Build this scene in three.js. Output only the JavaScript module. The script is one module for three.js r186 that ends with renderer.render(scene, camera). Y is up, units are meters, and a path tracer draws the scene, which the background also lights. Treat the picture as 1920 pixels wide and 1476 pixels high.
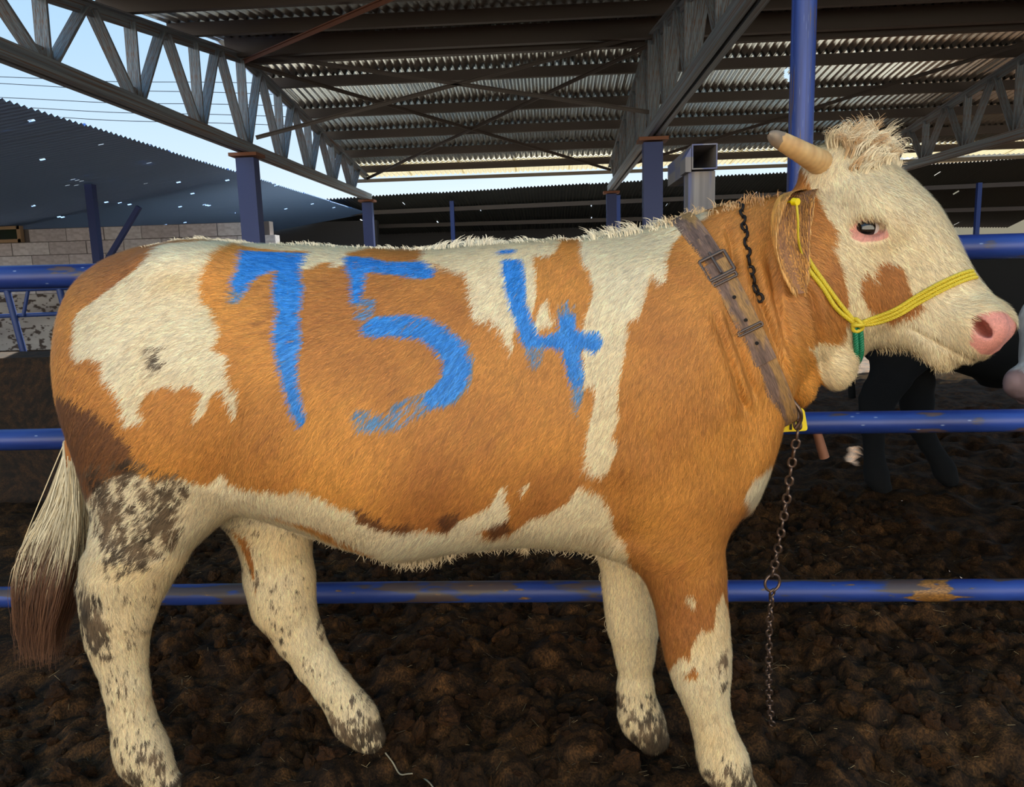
import * as THREE from 'three';
import { mergeGeometries } from 'three/addons/utils/BufferGeometryUtils.js';

// ---------- camera, sky, sun, exposure ----------
const scene = new THREE.Scene();
const FOCAL = 1450;                                    // pixels at 1920 x 1476
const camera = new THREE.PerspectiveCamera(2 * Math.atan(738 / FOCAL) * 180 / Math.PI, 1920 / 1476, 0.05, 300);
camera.position.set(0, 1.34, 2.0);
camera.rotation.order = 'YXZ';
camera.rotation.set(-9.0 * Math.PI / 180, Math.atan(78 / FOCAL), -1.7 * Math.PI / 180);
const renderer = new THREE.WebGLRenderer();
renderer.toneMapping = THREE.LinearToneMapping;
renderer.toneMappingExposure = 1.2;
renderer.shadowMap.enabled = true;
// ---------- small maths ----------
function rng(seed) { let s = seed >>> 0; return () => { s = (s + 0x6d2b79f5) >>> 0; let t = Math.imul(s ^ (s >>> 15), 1 | s); t = (t + Math.imul(t ^ (t >>> 7), 61 | t)) ^ t; return ((t ^ (t >>> 14)) >>> 0) / 4294967296; }; }
const lerp = (a, b, t) => a + (b - a) * t, clamp = (x, a = 0, b = 1) => (x < a ? a : x > b ? b : x);
const smooth = (a, b, x) => { const t = clamp((x - a) / (b - a)); return t * t * (3 - 2 * t); };
const smin = (a, b, k) => { const h = k - Math.abs(a - b); return h > 0 ? Math.min(a, b) - h * h / (4 * k) : Math.min(a, b); };
const smax = (a, b, k) => -smin(-a, -b, k);
function hash3(x, y, z) { let h = Math.imul(x, 374761393) ^ Math.imul(y, 668265263) ^ Math.imul(z, 2147483647 ^ 40503); h = Math.imul(h ^ (h >>> 13), 1274126177); return ((h ^ (h >>> 16)) >>> 0) / 4294967296; }
function noise3(x, y, z) {
  const ix = Math.floor(x), iy = Math.floor(y), iz = Math.floor(z), f = (t) => t * t * (3 - 2 * t), u = f(x - ix), v = f(y - iy), w = f(z - iz);
  const c = (a, b, d) => hash3(ix + a, iy + b, iz + d);
  return lerp(lerp(lerp(c(0, 0, 0), c(1, 0, 0), u), lerp(c(0, 1, 0), c(1, 1, 0), u), v), lerp(lerp(c(0, 0, 1), c(1, 0, 1), u), lerp(c(0, 1, 1), c(1, 1, 1), u), v), w) * 2 - 1;
}
function fbm(x, y, z, n = 4) { let s = 0, a = 0.5; for (let i = 0; i < n; i++) { s += a * noise3(x, y, z); x = x * 2.03 + 7.1; y = y * 2.03 + 3.7; z = z * 2.03 + 1.3; a *= 0.5; } return s; }

// sections [t, ...values] -> smooth interpolation on a fine table
function table(rows, n = 400) {
  const m = rows[0].length - 1, t0 = rows[0][0], t1 = rows[rows.length - 1][0], out = new Float32Array((n + 1) * m), slope = [];
  for (let i = 0; i < rows.length; i++) {                         // finite-difference (monotone-limited) tangents
    slope.push(rows[i].map((_, c) => {
      if (!c || i === 0 || i === rows.length - 1) return c ? (i === 0 ? (rows[1][c] - rows[0][c]) / (rows[1][0] - rows[0][0]) : (rows[i][c] - rows[i - 1][c]) / (rows[i][0] - rows[i - 1][0])) : 0;
      const a = (rows[i][c] - rows[i - 1][c]) / (rows[i][0] - rows[i - 1][0]), b = (rows[i + 1][c] - rows[i][c]) / (rows[i + 1][0] - rows[i][0]);
      return a * b <= 0 ? 0 : 2 * a * b / (a + b);
    }));
  }
  for (let k = 0; k <= n; k++) {
    const t = lerp(t0, t1, k / n); let i = 0;
    while (i < rows.length - 2 && t > rows[i + 1][0]) i++;
    const h = rows[i + 1][0] - rows[i][0], s = (t - rows[i][0]) / h, s2 = s * s, s3 = s2 * s;
    for (let c = 1; c <= m; c++) out[k * m + c - 1] = (2 * s3 - 3 * s2 + 1) * rows[i][c] + (s3 - 2 * s2 + s) * h * slope[i][c] + (-2 * s3 + 3 * s2) * rows[i + 1][c] + (s3 - s2) * h * slope[i + 1][c];
  }
  return { t0, t1, n, m, out, at(t, c) { const f = clamp((t - t0) / (t1 - t0)) * n, k = Math.min(n - 1, f | 0), u = f - k; return out[k * m + c] * (1 - u) + out[(k + 1) * m + c] * u; } };
}
// distance to a loft: sections (t, top, bottom, half width, egg, exponent) in the plane (v, w)
function loft(T, t, v, w) {
  const tc = clamp(t, T.t0, T.t1), top = T.at(tc, 0), bot = T.at(tc, 1), hw = T.at(tc, 2), egg = T.at(tc, 3), ex = T.at(tc, 4);
  const c = (top + bot) / 2, hv = (top - bot) / 2, q = (v - c) / hv, ww = hw * (1 + egg * clamp(q, -1, 1));
  const a = Math.abs(q), b = Math.abs(w) / ww, r = Math.pow(Math.pow(a, ex) + Math.pow(b, ex), 1 / ex);
  const len = Math.hypot(v - c, w), d = r > 1e-4 ? len * (1 - 1 / r) : -Math.min(hv, ww), dt = Math.abs(t - tc);
  const dd = r < 0.5 ? Math.max(d, -Math.min(hv, ww) * (1 - r)) : d;
  return dt > 0 ? Math.hypot(dt, Math.max(dd, 0)) : dd;
}
// tapered capsule; z squeezed by sz
function cone(x, y, z, A, B, sz = 1) {
  const ax = A[0], ay = A[1], az = A[2], dx = B[0] - ax, dy = B[1] - ay, dz = (B[2] - az) / sz, px = x - ax, py = y - ay, pz = (z - az) / sz;
  const h = clamp((px * dx + py * dy + pz * dz) / (dx * dx + dy * dy + dz * dz));
  return (Math.hypot(px - dx * h, py - dy * h, pz - dz * h) - lerp(A[3], B[3], h)) * Math.min(1, sz * 1.15);
}
function chain(x, y, z, J, sz, k) { let d = 9; for (let i = 0; i + 1 < J.length; i++) d = smin(d, cone(x, y, z, J[i], J[i + 1], sz), k); return d; }
function ball(x, y, z, c, r) { const a = (x - c[0]) / r[0], b = (y - c[1]) / r[1], e = (z - c[2]) / r[2], q = Math.hypot(a, b, e), g = Math.hypot(a / r[0], b / r[1], e / r[2]); return g > 1e-6 ? q * (q - 1) / g : -Math.min(...r); }
function polyDist(x, y, P) { let d = 1e9, f = 0; const n = P.length - 1; for (let i = 0; i < n; i++) { const a = P[i], b = P[i + 1], dx = b[0] - a[0], dy = b[1] - a[1], h = clamp(((x - a[0]) * dx + (y - a[1]) * dy) / (dx * dx + dy * dy)), e = Math.hypot(x - a[0] - dx * h, y - a[1] - dy * h); if (e < d) { d = e; f = (i + h) / n; } } return [d, f]; }

// surface nets of a signed field in a box: indexed positions + normals from the gradient
function surfaceNets(field, min, max, h) {
  const nx = Math.ceil((max[0] - min[0]) / h) + 1, ny = Math.ceil((max[1] - min[1]) / h) + 1, nz = Math.ceil((max[2] - min[2]) / h) + 1, V = new Float32Array(nx * ny * nz), B = 8;
  const id = (i, j, k) => (k * ny + j) * nx + i;
  for (let k0 = 0; k0 < nz; k0 += B) for (let j0 = 0; j0 < ny; j0 += B) for (let i0 = 0; i0 < nx; i0 += B) {
    const c = field(min[0] + (i0 + B / 2) * h, min[1] + (j0 + B / 2) * h, min[2] + (k0 + B / 2) * h), far = Math.abs(c) > B * h * 1.7;
    for (let k = k0; k < Math.min(nz, k0 + B); k++) for (let j = j0; j < Math.min(ny, j0 + B); j++) for (let i = i0; i < Math.min(nx, i0 + B); i++)
      V[id(i, j, k)] = far ? c : field(min[0] + i * h, min[1] + j * h, min[2] + k * h);
  }
  const cell = new Int32Array(nx * ny * nz).fill(-1), P = [], I = [], o = [0, 1, nx, nx + 1, nx * ny, nx * ny + 1, nx * ny + nx, nx * ny + nx + 1];
  const E = [[0, 1], [2, 3], [4, 5], [6, 7], [0, 2], [1, 3], [4, 6], [5, 7], [0, 4], [1, 5], [2, 6], [3, 7]];
  for (let k = 0; k < nz - 1; k++) for (let j = 0; j < ny - 1; j++) for (let i = 0; i < nx - 1; i++) {
    const a = id(i, j, k); let m = 0;
    for (let q = 0; q < 8; q++) if (V[a + o[q]] < 0) m |= 1 << q;
    if (m === 0 || m === 255) continue;
    let x = 0, y = 0, z = 0, n = 0;
    for (const [p, q] of E) {
      if (((m >> p) & 1) === ((m >> q) & 1)) continue;
      const u = V[a + o[p]], t = u / (u - V[a + o[q]]);
      x += lerp(p & 1, q & 1, t); y += lerp((p >> 1) & 1, (q >> 1) & 1, t); z += lerp((p >> 2) & 1, (q >> 2) & 1, t); n++;
    }
    cell[a] = P.length / 3; P.push(min[0] + (i + x / n) * h, min[1] + (j + y / n) * h, min[2] + (k + z / n) * h);
  }
  const quad = (a, b, c, d, flip) => { if (a < 0 || b < 0 || c < 0 || d < 0) return; if (flip) I.push(a, c, b, a, d, c); else I.push(a, b, c, a, c, d); };
  for (let k = 1; k < nz - 1; k++) for (let j = 1; j < ny - 1; j++) for (let i = 1; i < nx - 1; i++) {
    const a = id(i, j, k), s = V[a] < 0;
    if (s !== V[a + 1] < 0) quad(cell[a - nx - nx * ny], cell[a - nx * ny], cell[a], cell[a - nx], !s);
    if (s !== V[a + nx] < 0) quad(cell[a - 1 - nx * ny], cell[a - nx * ny], cell[a], cell[a - 1], s);
    if (s !== V[a + nx * ny] < 0) quad(cell[a - 1 - nx], cell[a - nx], cell[a], cell[a - 1], !s);
  }
  const pos = new Float32Array(P), nor = new Float32Array(P.length), e = h * 0.5;
  for (let i = 0; i < pos.length; i += 3) {
    let x = pos[i], y = pos[i + 1], z = pos[i + 2];
    const f = field(x, y, z); let gx = field(x + e, y, z) - field(x - e, y, z), gy = field(x, y + e, z) - field(x, y - e, z), gz = field(x, y, z + e) - field(x, y, z - e);
    const g = Math.hypot(gx, gy, gz) || 1, step = clamp(f * 2 * e / g, -h * 0.5, h * 0.5); gx /= g; gy /= g; gz /= g;
    pos[i] = x - gx * step; pos[i + 1] = y - gy * step; pos[i + 2] = z - gz * step; nor[i] = gx; nor[i + 1] = gy; nor[i + 2] = gz;
  }
  return { pos, nor, idx: I };
}
// sky: pale towards the horizon, deeper blue above, thin cloud; the sun stands high behind the sheds
const SUN = new THREE.Vector3(0.10, 0.68, -0.70).normalize();
{
  const W = 1024, Hh = 512, d = new Float32Array(W * Hh * 4);
  for (let j = 0; j < Hh; j++) for (let i = 0; i < W; i++) {
    const el = ((j + 0.5) / Hh - 0.5) * Math.PI, az = ((i + 0.5) / W - 0.5) * 2 * Math.PI, x = Math.cos(az) * Math.cos(el), y = Math.sin(el), z = Math.sin(az) * Math.cos(el), up = Math.max(0, y);
    const k = 1 - Math.exp(-up * 4.6), cs = clamp(x * SUN.x + y * SUN.y + z * SUN.z), glow = 0.12 * Math.pow(cs, 5) + 0.6 * Math.pow(cs, 40);
    const cl = smooth(0.05, 0.5, fbm(x / (y + 0.25) * 1.6, z / (y + 0.25) * 1.6, 4, 5)) * smooth(0.0, 0.15, y) * 0.35;
    let c = [lerp(0.9, 0.20, k), lerp(0.96, 0.47, k), lerp(1.0, 0.76, k)]; c = c.map((v, q) => lerp(v, [1.15, 1.16, 1.18][q], cl * 0.8) + glow * [1.0, 0.95, 0.86][q]);
    if (y < 0) c = c.map((v, q) => lerp(v, [0.35, 0.3, 0.25][q], smooth(0, -0.05, y)));
    const o = (j * W + i) * 4; d[o] = c[0]; d[o + 1] = c[1]; d[o + 2] = c[2]; d[o + 3] = 1;
  }
  const t = new THREE.DataTexture(d, W, Hh, THREE.RGBAFormat, THREE.FloatType); t.mapping = THREE.EquirectangularReflectionMapping; t.magFilter = THREE.LinearFilter; t.needsUpdate = true;
  scene.background = t; scene.environment = t;
  const sun = new THREE.DirectionalLight(new THREE.Color(1, 0.95, 0.82), 13); sun.name = 'sun'; sun.position.copy(SUN).multiplyScalar(40); sun.castShadow = true; sun.shadow.mapSize.set(4096, 4096); Object.assign(sun.shadow.camera, { left: -25, right: 25, top: 25, bottom: -25, near: 1, far: 100 }); scene.add(sun);
}
// ---------- the bull's body as one field ----------
const MID = 0.06;                                                     // plane of symmetry of the trunk (z)
// trunk and neck: x, top, bottom, half width, egg (+ wider above), exponent
const TRUNK = table([
  [-1.245, 1.235, 1.085, 0.03, 0, 2], [-1.236, 1.27, 1.03, 0.075, 0, 2], [-1.215, 1.315, 0.97, 0.12, -0.05, 2], [-1.17, 1.362, 0.88, 0.17, -0.1, 2.1], [-1.09, 1.405, 0.81, 0.215, -0.12, 2.1], [-1.0, 1.426, 0.77, 0.25, -0.12, 2.15],
  [-0.88, 1.432, 0.75, 0.272, -0.12, 2.2], [-0.75, 1.420, 0.735, 0.29, -0.12, 2.25], [-0.63, 1.412, 0.70, 0.305, -0.14, 2.3], [-0.5, 1.408, 0.655, 0.315, -0.16, 2.3], [-0.38, 1.408, 0.625, 0.32, -0.17, 2.3],
  [-0.24, 1.409, 0.645, 0.317, -0.17, 2.3], [-0.1, 1.409, 0.655, 0.305, -0.16, 2.25], [0.06, 1.409, 0.64, 0.285, -0.14, 2.2], [0.16, 1.415, 0.61, 0.268, -0.12, 2.15], [0.25, 1.428, 0.61, 0.25, -0.12, 2.1],
  [0.34, 1.45, 0.63, 0.232, -0.12, 2.1], [0.40, 1.473, 0.66, 0.218, -0.14, 2.1], [0.47, 1.489, 0.74, 0.198, -0.18, 2.1], [0.53, 1.495, 0.87, 0.178, -0.2, 2.1], [0.565, 1.50, 0.985, 0.165, -0.15, 2.1], [0.61, 1.505, 1.04, 0.155, -0.1, 2.1],
  [0.66, 1.505, 1.05, 0.145, 0, 2.1], [0.73, 1.495, 1.08, 0.125, 0, 2.1], [0.78, 1.47, 1.15, 0.09, 0, 2], [0.80, 1.42, 1.22, 0.04, 0, 2]]);
const NEAR = 0.185, FAR = -0.045;                                     // planes of the legs on either side
const HIND = [[-0.985, 0.98, 0.14, 0.16], [-1.0, 0.82, 0.165, 0.155], [-1.045, 0.70, NEAR, 0.115], [-1.085, 0.62, NEAR, 0.098], [-1.118, 0.52, NEAR, 0.084], [-1.133, 0.43, NEAR, 0.07], [-1.13, 0.37, NEAR, 0.056], [-1.125, 0.30, NEAR, 0.051], [-1.118, 0.22, NEAR, 0.051], [-1.108, 0.145, NEAR, 0.06], [-1.098, 0.10, NEAR, 0.062], [-1.06, 0.03, NEAR, 0.05]];
const HOCK = [[-1.165, 0.64, NEAR, 0.03], [-1.188, 0.575, NEAR, 0.029], [-1.175, 0.47, NEAR, 0.03], [-1.15, 0.38, NEAR, 0.03]];
const HIND_FAR = [[-0.92, 0.9, -0.02, 0.15], [-0.83, 0.74, FAR, 0.115], [-0.79, 0.62, FAR, 0.097], [-0.785, 0.5, FAR, 0.093], [-0.78, 0.42, FAR, 0.085], [-0.742, 0.325, FAR, 0.065], [-0.70, 0.24, FAR, 0.053], [-0.655, 0.17, FAR, 0.05], [-0.618, 0.11, FAR, 0.054], [-0.595, 0.065, FAR, 0.06], [-0.56, 0.01, FAR, 0.05]];
const FORE = [[0.26, 1.02, 0.17, 0.15], [0.29, 0.82, NEAR, 0.135], [0.285, 0.70, NEAR, 0.115], [0.313, 0.60, NEAR, 0.09], [0.328, 0.52, NEAR, 0.079], [0.337, 0.45, NEAR, 0.077], [0.347, 0.38, NEAR, 0.073], [0.355, 0.32, NEAR, 0.063], [0.367, 0.26, NEAR, 0.048], [0.384, 0.19, NEAR, 0.044], [0.402, 0.125, NEAR, 0.05], [0.415, 0.085, NEAR, 0.054], [0.45, 0.02, NEAR, 0.045]];
const FORE_FAR = [[0.2, 0.75, FAR + 0.02, 0.1], [0.196, 0.56, FAR, 0.074], [0.2, 0.47, FAR, 0.068], [0.205, 0.40, FAR, 0.066], [0.21, 0.34, FAR, 0.062], [0.213, 0.27, FAR, 0.048], [0.215, 0.16, FAR, 0.043], [0.222, 0.095, FAR, 0.05], [0.235, 0.06, FAR, 0.052], [0.262, 0.01, FAR, 0.045]];
// creases in the hide of the neck (x, y) on the near side
const CREASES = [[[0.340, 1.277], [0.366, 1.205], [0.398, 1.111], [0.417, 1.045], [0.439, 1.000]], [[0.374, 1.276], [0.401, 1.181], [0.431, 1.101], [0.458, 1.026]], [[0.444, 1.40], [0.452, 1.334], [0.470, 1.251], [0.496, 1.177], [0.523, 1.103], [0.546, 1.063]], [[0.49, 1.40], [0.497, 1.33], [0.505, 1.256], [0.526, 1.160], [0.549, 1.108], [0.567, 1.05]], [[0.55, 1.33], [0.584, 1.257], [0.604, 1.182], [0.622, 1.115], [0.631, 1.04]], [[0.408, 1.44], [0.415, 1.38], [0.42, 1.3]]];
// soft hollows between the muscles (x, y): elbow, flank, shoulder blade, breast, hip
const HOLLOWS = [
  [[0.132, 0.918], [0.141, 0.818], [0.157, 0.743], [0.197, 0.678]],
  [[-0.687, 1.133], [-0.730, 1.014], [-0.755, 0.915], [-0.741, 0.834]],
  [[0.229, 1.273], [0.206, 1.136], [0.194, 0.996], [0.235, 0.875]],
  [[0.442, 1.097], [0.438, 0.975], [0.410, 0.850], [0.394, 0.735]],
  [[-0.892, 1.350], [-0.812, 1.300], [-0.758, 1.228]]];
// head frame: t from the poll down the face, s to the near side, h out of the forehead
const HP = new THREE.Vector3(0.74, 1.588, 0.06), HA = new THREE.Vector3(0.262, -0.38, 0.205).normalize(), HS = new THREE.Vector3(-HA.z, 0, HA.x).normalize(), HN = new THREE.Vector3().crossVectors(HS, HA).normalize();
const headPoint = (t, s, h) => new THREE.Vector3().copy(HP).addScaledVector(HA, t).addScaledVector(HS, s).addScaledVector(HN, h);
const HEAD = table([
  [-0.05, -0.03, -0.10, 0.045, 0, 2], [-0.033, 0.0, -0.15, 0.085, 0, 2.1], [0.0, 0.02, -0.21, 0.112, 0, 2.2], [0.055, 0.034, -0.275, 0.125, 0.08, 2.3], [0.125, 0.042, -0.325, 0.128, 0.14, 2.3], [0.195, 0.044, -0.335, 0.125, 0.16, 2.3], [0.26, 0.035, -0.345, 0.112, 0.08, 2.25],
  [0.33, 0.016, -0.308, 0.094, 0.06, 2.2], [0.39, 0.003, -0.25, 0.087, -0.06, 2.2], [0.44, -0.002, -0.19, 0.088, -0.06, 2.2], [0.48, -0.007, -0.157, 0.09, -0.05, 2.25], [0.51, -0.016, -0.142, 0.085, 0, 2.3], [0.53, -0.034, -0.125, 0.068, 0, 2.2], [0.542, -0.06, -0.1, 0.034, 0, 2]]);
const EYE = headPoint(0.165, 0.1, -0.078);
const q3 = new THREE.Vector3();
const toHead = (x, y, z) => { q3.set(x - HP.x, y - HP.y, z - HP.z); return [q3.dot(HA), q3.dot(HS), q3.dot(HN)]; };
function headField(x, y, z) {
  const px = x - HP.x, py = y - HP.y, pz = z - HP.z, t = px * HA.x + py * HA.y + pz * HA.z, s0 = px * HS.x + py * HS.y + pz * HS.z, h = px * HN.x + py * HN.y + pz * HN.z;
  if (t < -0.25 || t > 0.7 || Math.abs(s0) > 0.35) return 0.1;
  const s = Math.abs(s0);
  let d = loft(HEAD, t, h, s0);
  d = smin(d, ball(t, s, h, [0.145, 0.1, -0.045], [0.08, 0.038, 0.05]), 0.035);          // brow
  d = smin(d, ball(t, s, h, [-0.015, 0.07, -0.065], [0.05, 0.05, 0.06]), 0.04);           // base of the horn
  d = smin(d, ball(t, s, h, [0.22, 0.085, -0.17], [0.125, 0.032, 0.08]), 0.055);         // cheek
  d = smin(d, ball(t, s, h, [0.48, 0.055, -0.052], [0.055, 0.04, 0.05]), 0.035);          // nostril wing
  d = smin(d, ball(t, s, h, [0.455, 0.042, -0.155], [0.065, 0.04, 0.03]), 0.035);         // lip and chin
  const eu = (t - 0.165 + h + 0.078) * 0.7071, ev = (h + 0.078 - t + 0.165) * 0.7071;
  d = smax(d, -ball(eu, s, ev, [0.006, 0.140, 0], [0.044, 0.042, 0.025]), 0.012);        // eye socket, level in the photograph
  d = smin(d, ball(eu, s, ev, [0.002, 0.113, 0.026], [0.042, 0.018, 0.007]), 0.014);      // upper lid
  d = smin(d, ball(eu, s, ev, [0.004, 0.108, -0.026], [0.042, 0.015, 0.006]), 0.014);     // lower lid
  d = smax(d, -ball(t, s, h, [0.488, 0.09, -0.044], [0.027, 0.07, 0.0125]), 0.005);      // nostril
  const mouth = h + 0.122 + 0.35 * (0.48 - t);                                            // line of the mouth
  if (t > 0.38) d += 0.008 * Math.exp(-(mouth * mouth) / 0.00003) * smooth(0.38, 0.42, t);
  return d;
}
function bullField(x, y, z) {
  let d = loft(TRUNK, x, y, z - MID);
  const m = Math.abs(z - MID) + MID;
  if (x < -0.5) {
    d = smin(d, ball(x, y, m, [-0.985, 1.03, 0.19], [0.185, 0.3, 0.14]), 0.1);              // thigh
    d = smin(d, ball(x, y, m, [-0.86, 1.36, 0.2], [0.09, 0.05, 0.08]), 0.09);            // hip
    d = smin(d, chain(x, y, z, HIND, 0.8, 0.03), 0.07);
    d = smin(d, chain(x, y, z, HOCK, 0.8, 0.02), 0.035);
    d = smin(d, chain(x, y, z, HIND_FAR, 0.8, 0.03), 0.06);
  } else if (x < 0.6) {
    d = smin(d, ball(x, y, z, [-0.375, 0.632, MID], [0.1, 0.03, 0.05]), 0.06);           // sheath
    d = smin(d, cone(x, y, z, [-0.09, 0.67, MID, 0.02], [-0.083, 0.625, MID, 0.012]), 0.02);
    d = smin(d, ball(x, y, m, [0.24, 1.08, 0.2], [0.17, 0.27, 0.13]), 0.09);             // shoulder
    d = smin(d, ball(x, y, m, [0.40, 0.9, 0.14], [0.11, 0.14, 0.1]), 0.08);              // point of the shoulder
    d = smin(d, chain(x, y, z, FORE, 0.8, 0.03), 0.06);
    d = smin(d, chain(x, y, z, FORE_FAR, 0.8, 0.03), 0.05);
    d = smin(d, ball(x, y, z, [0.468, 0.83, MID], [0.065, 0.125, 0.09]), 0.05);              // brisket
  }
  if (x > 0.25) {
    if (z > MID) for (const c of CREASES) { const [e, f] = polyDist(x, y, c); if (e < 0.05) d += (0.010 * Math.exp(-e * e / 0.00008) - 0.004 * Math.exp(-(e - 0.02) * (e - 0.02) / 0.00014)) * smooth(0, 0.25, f) * smooth(1, 0.75, f); }
    if (x > 0.45) {
      d = smin(d, headField(x, y, z), 0.035);
      d = smin(d, ball(x, y, z, [0.60, 1.075, 0.11], [0.04, 0.085, 0.06]), 0.02);        // fold of the throat
      d = smin(d, ball(x, y, z, [0.675, 1.105, 0.13], [0.05, 0.07, 0.05]), 0.018);       // pouch under the jaw
    }
  }
  if (z > 0.08 && d < 0.05 && y > 0.6) HOLLOWS.forEach((c, i) => { const [e, f] = polyDist(x, y, c); if (e < 0.12) d += (i < 2 ? 0.014 : 0.009) * Math.exp(-e * e / 0.0016) * smooth(0, 0.3, f) * smooth(1, 0.7, f) * smooth(0.6, 0.72, y) * smooth(0.08, 0.16, z); });
  return d + 0.0035 * fbm(x * 7, y * 7, z * 7, 2) + (y > 0.62 && x < 0.5 ? 0.011 * noise3(x * 3.3 + 4, y * 3.3, z * 2) * smooth(0.62, 0.85, y) * smooth(0.5, 0.3, x) : 0);
}
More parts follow.
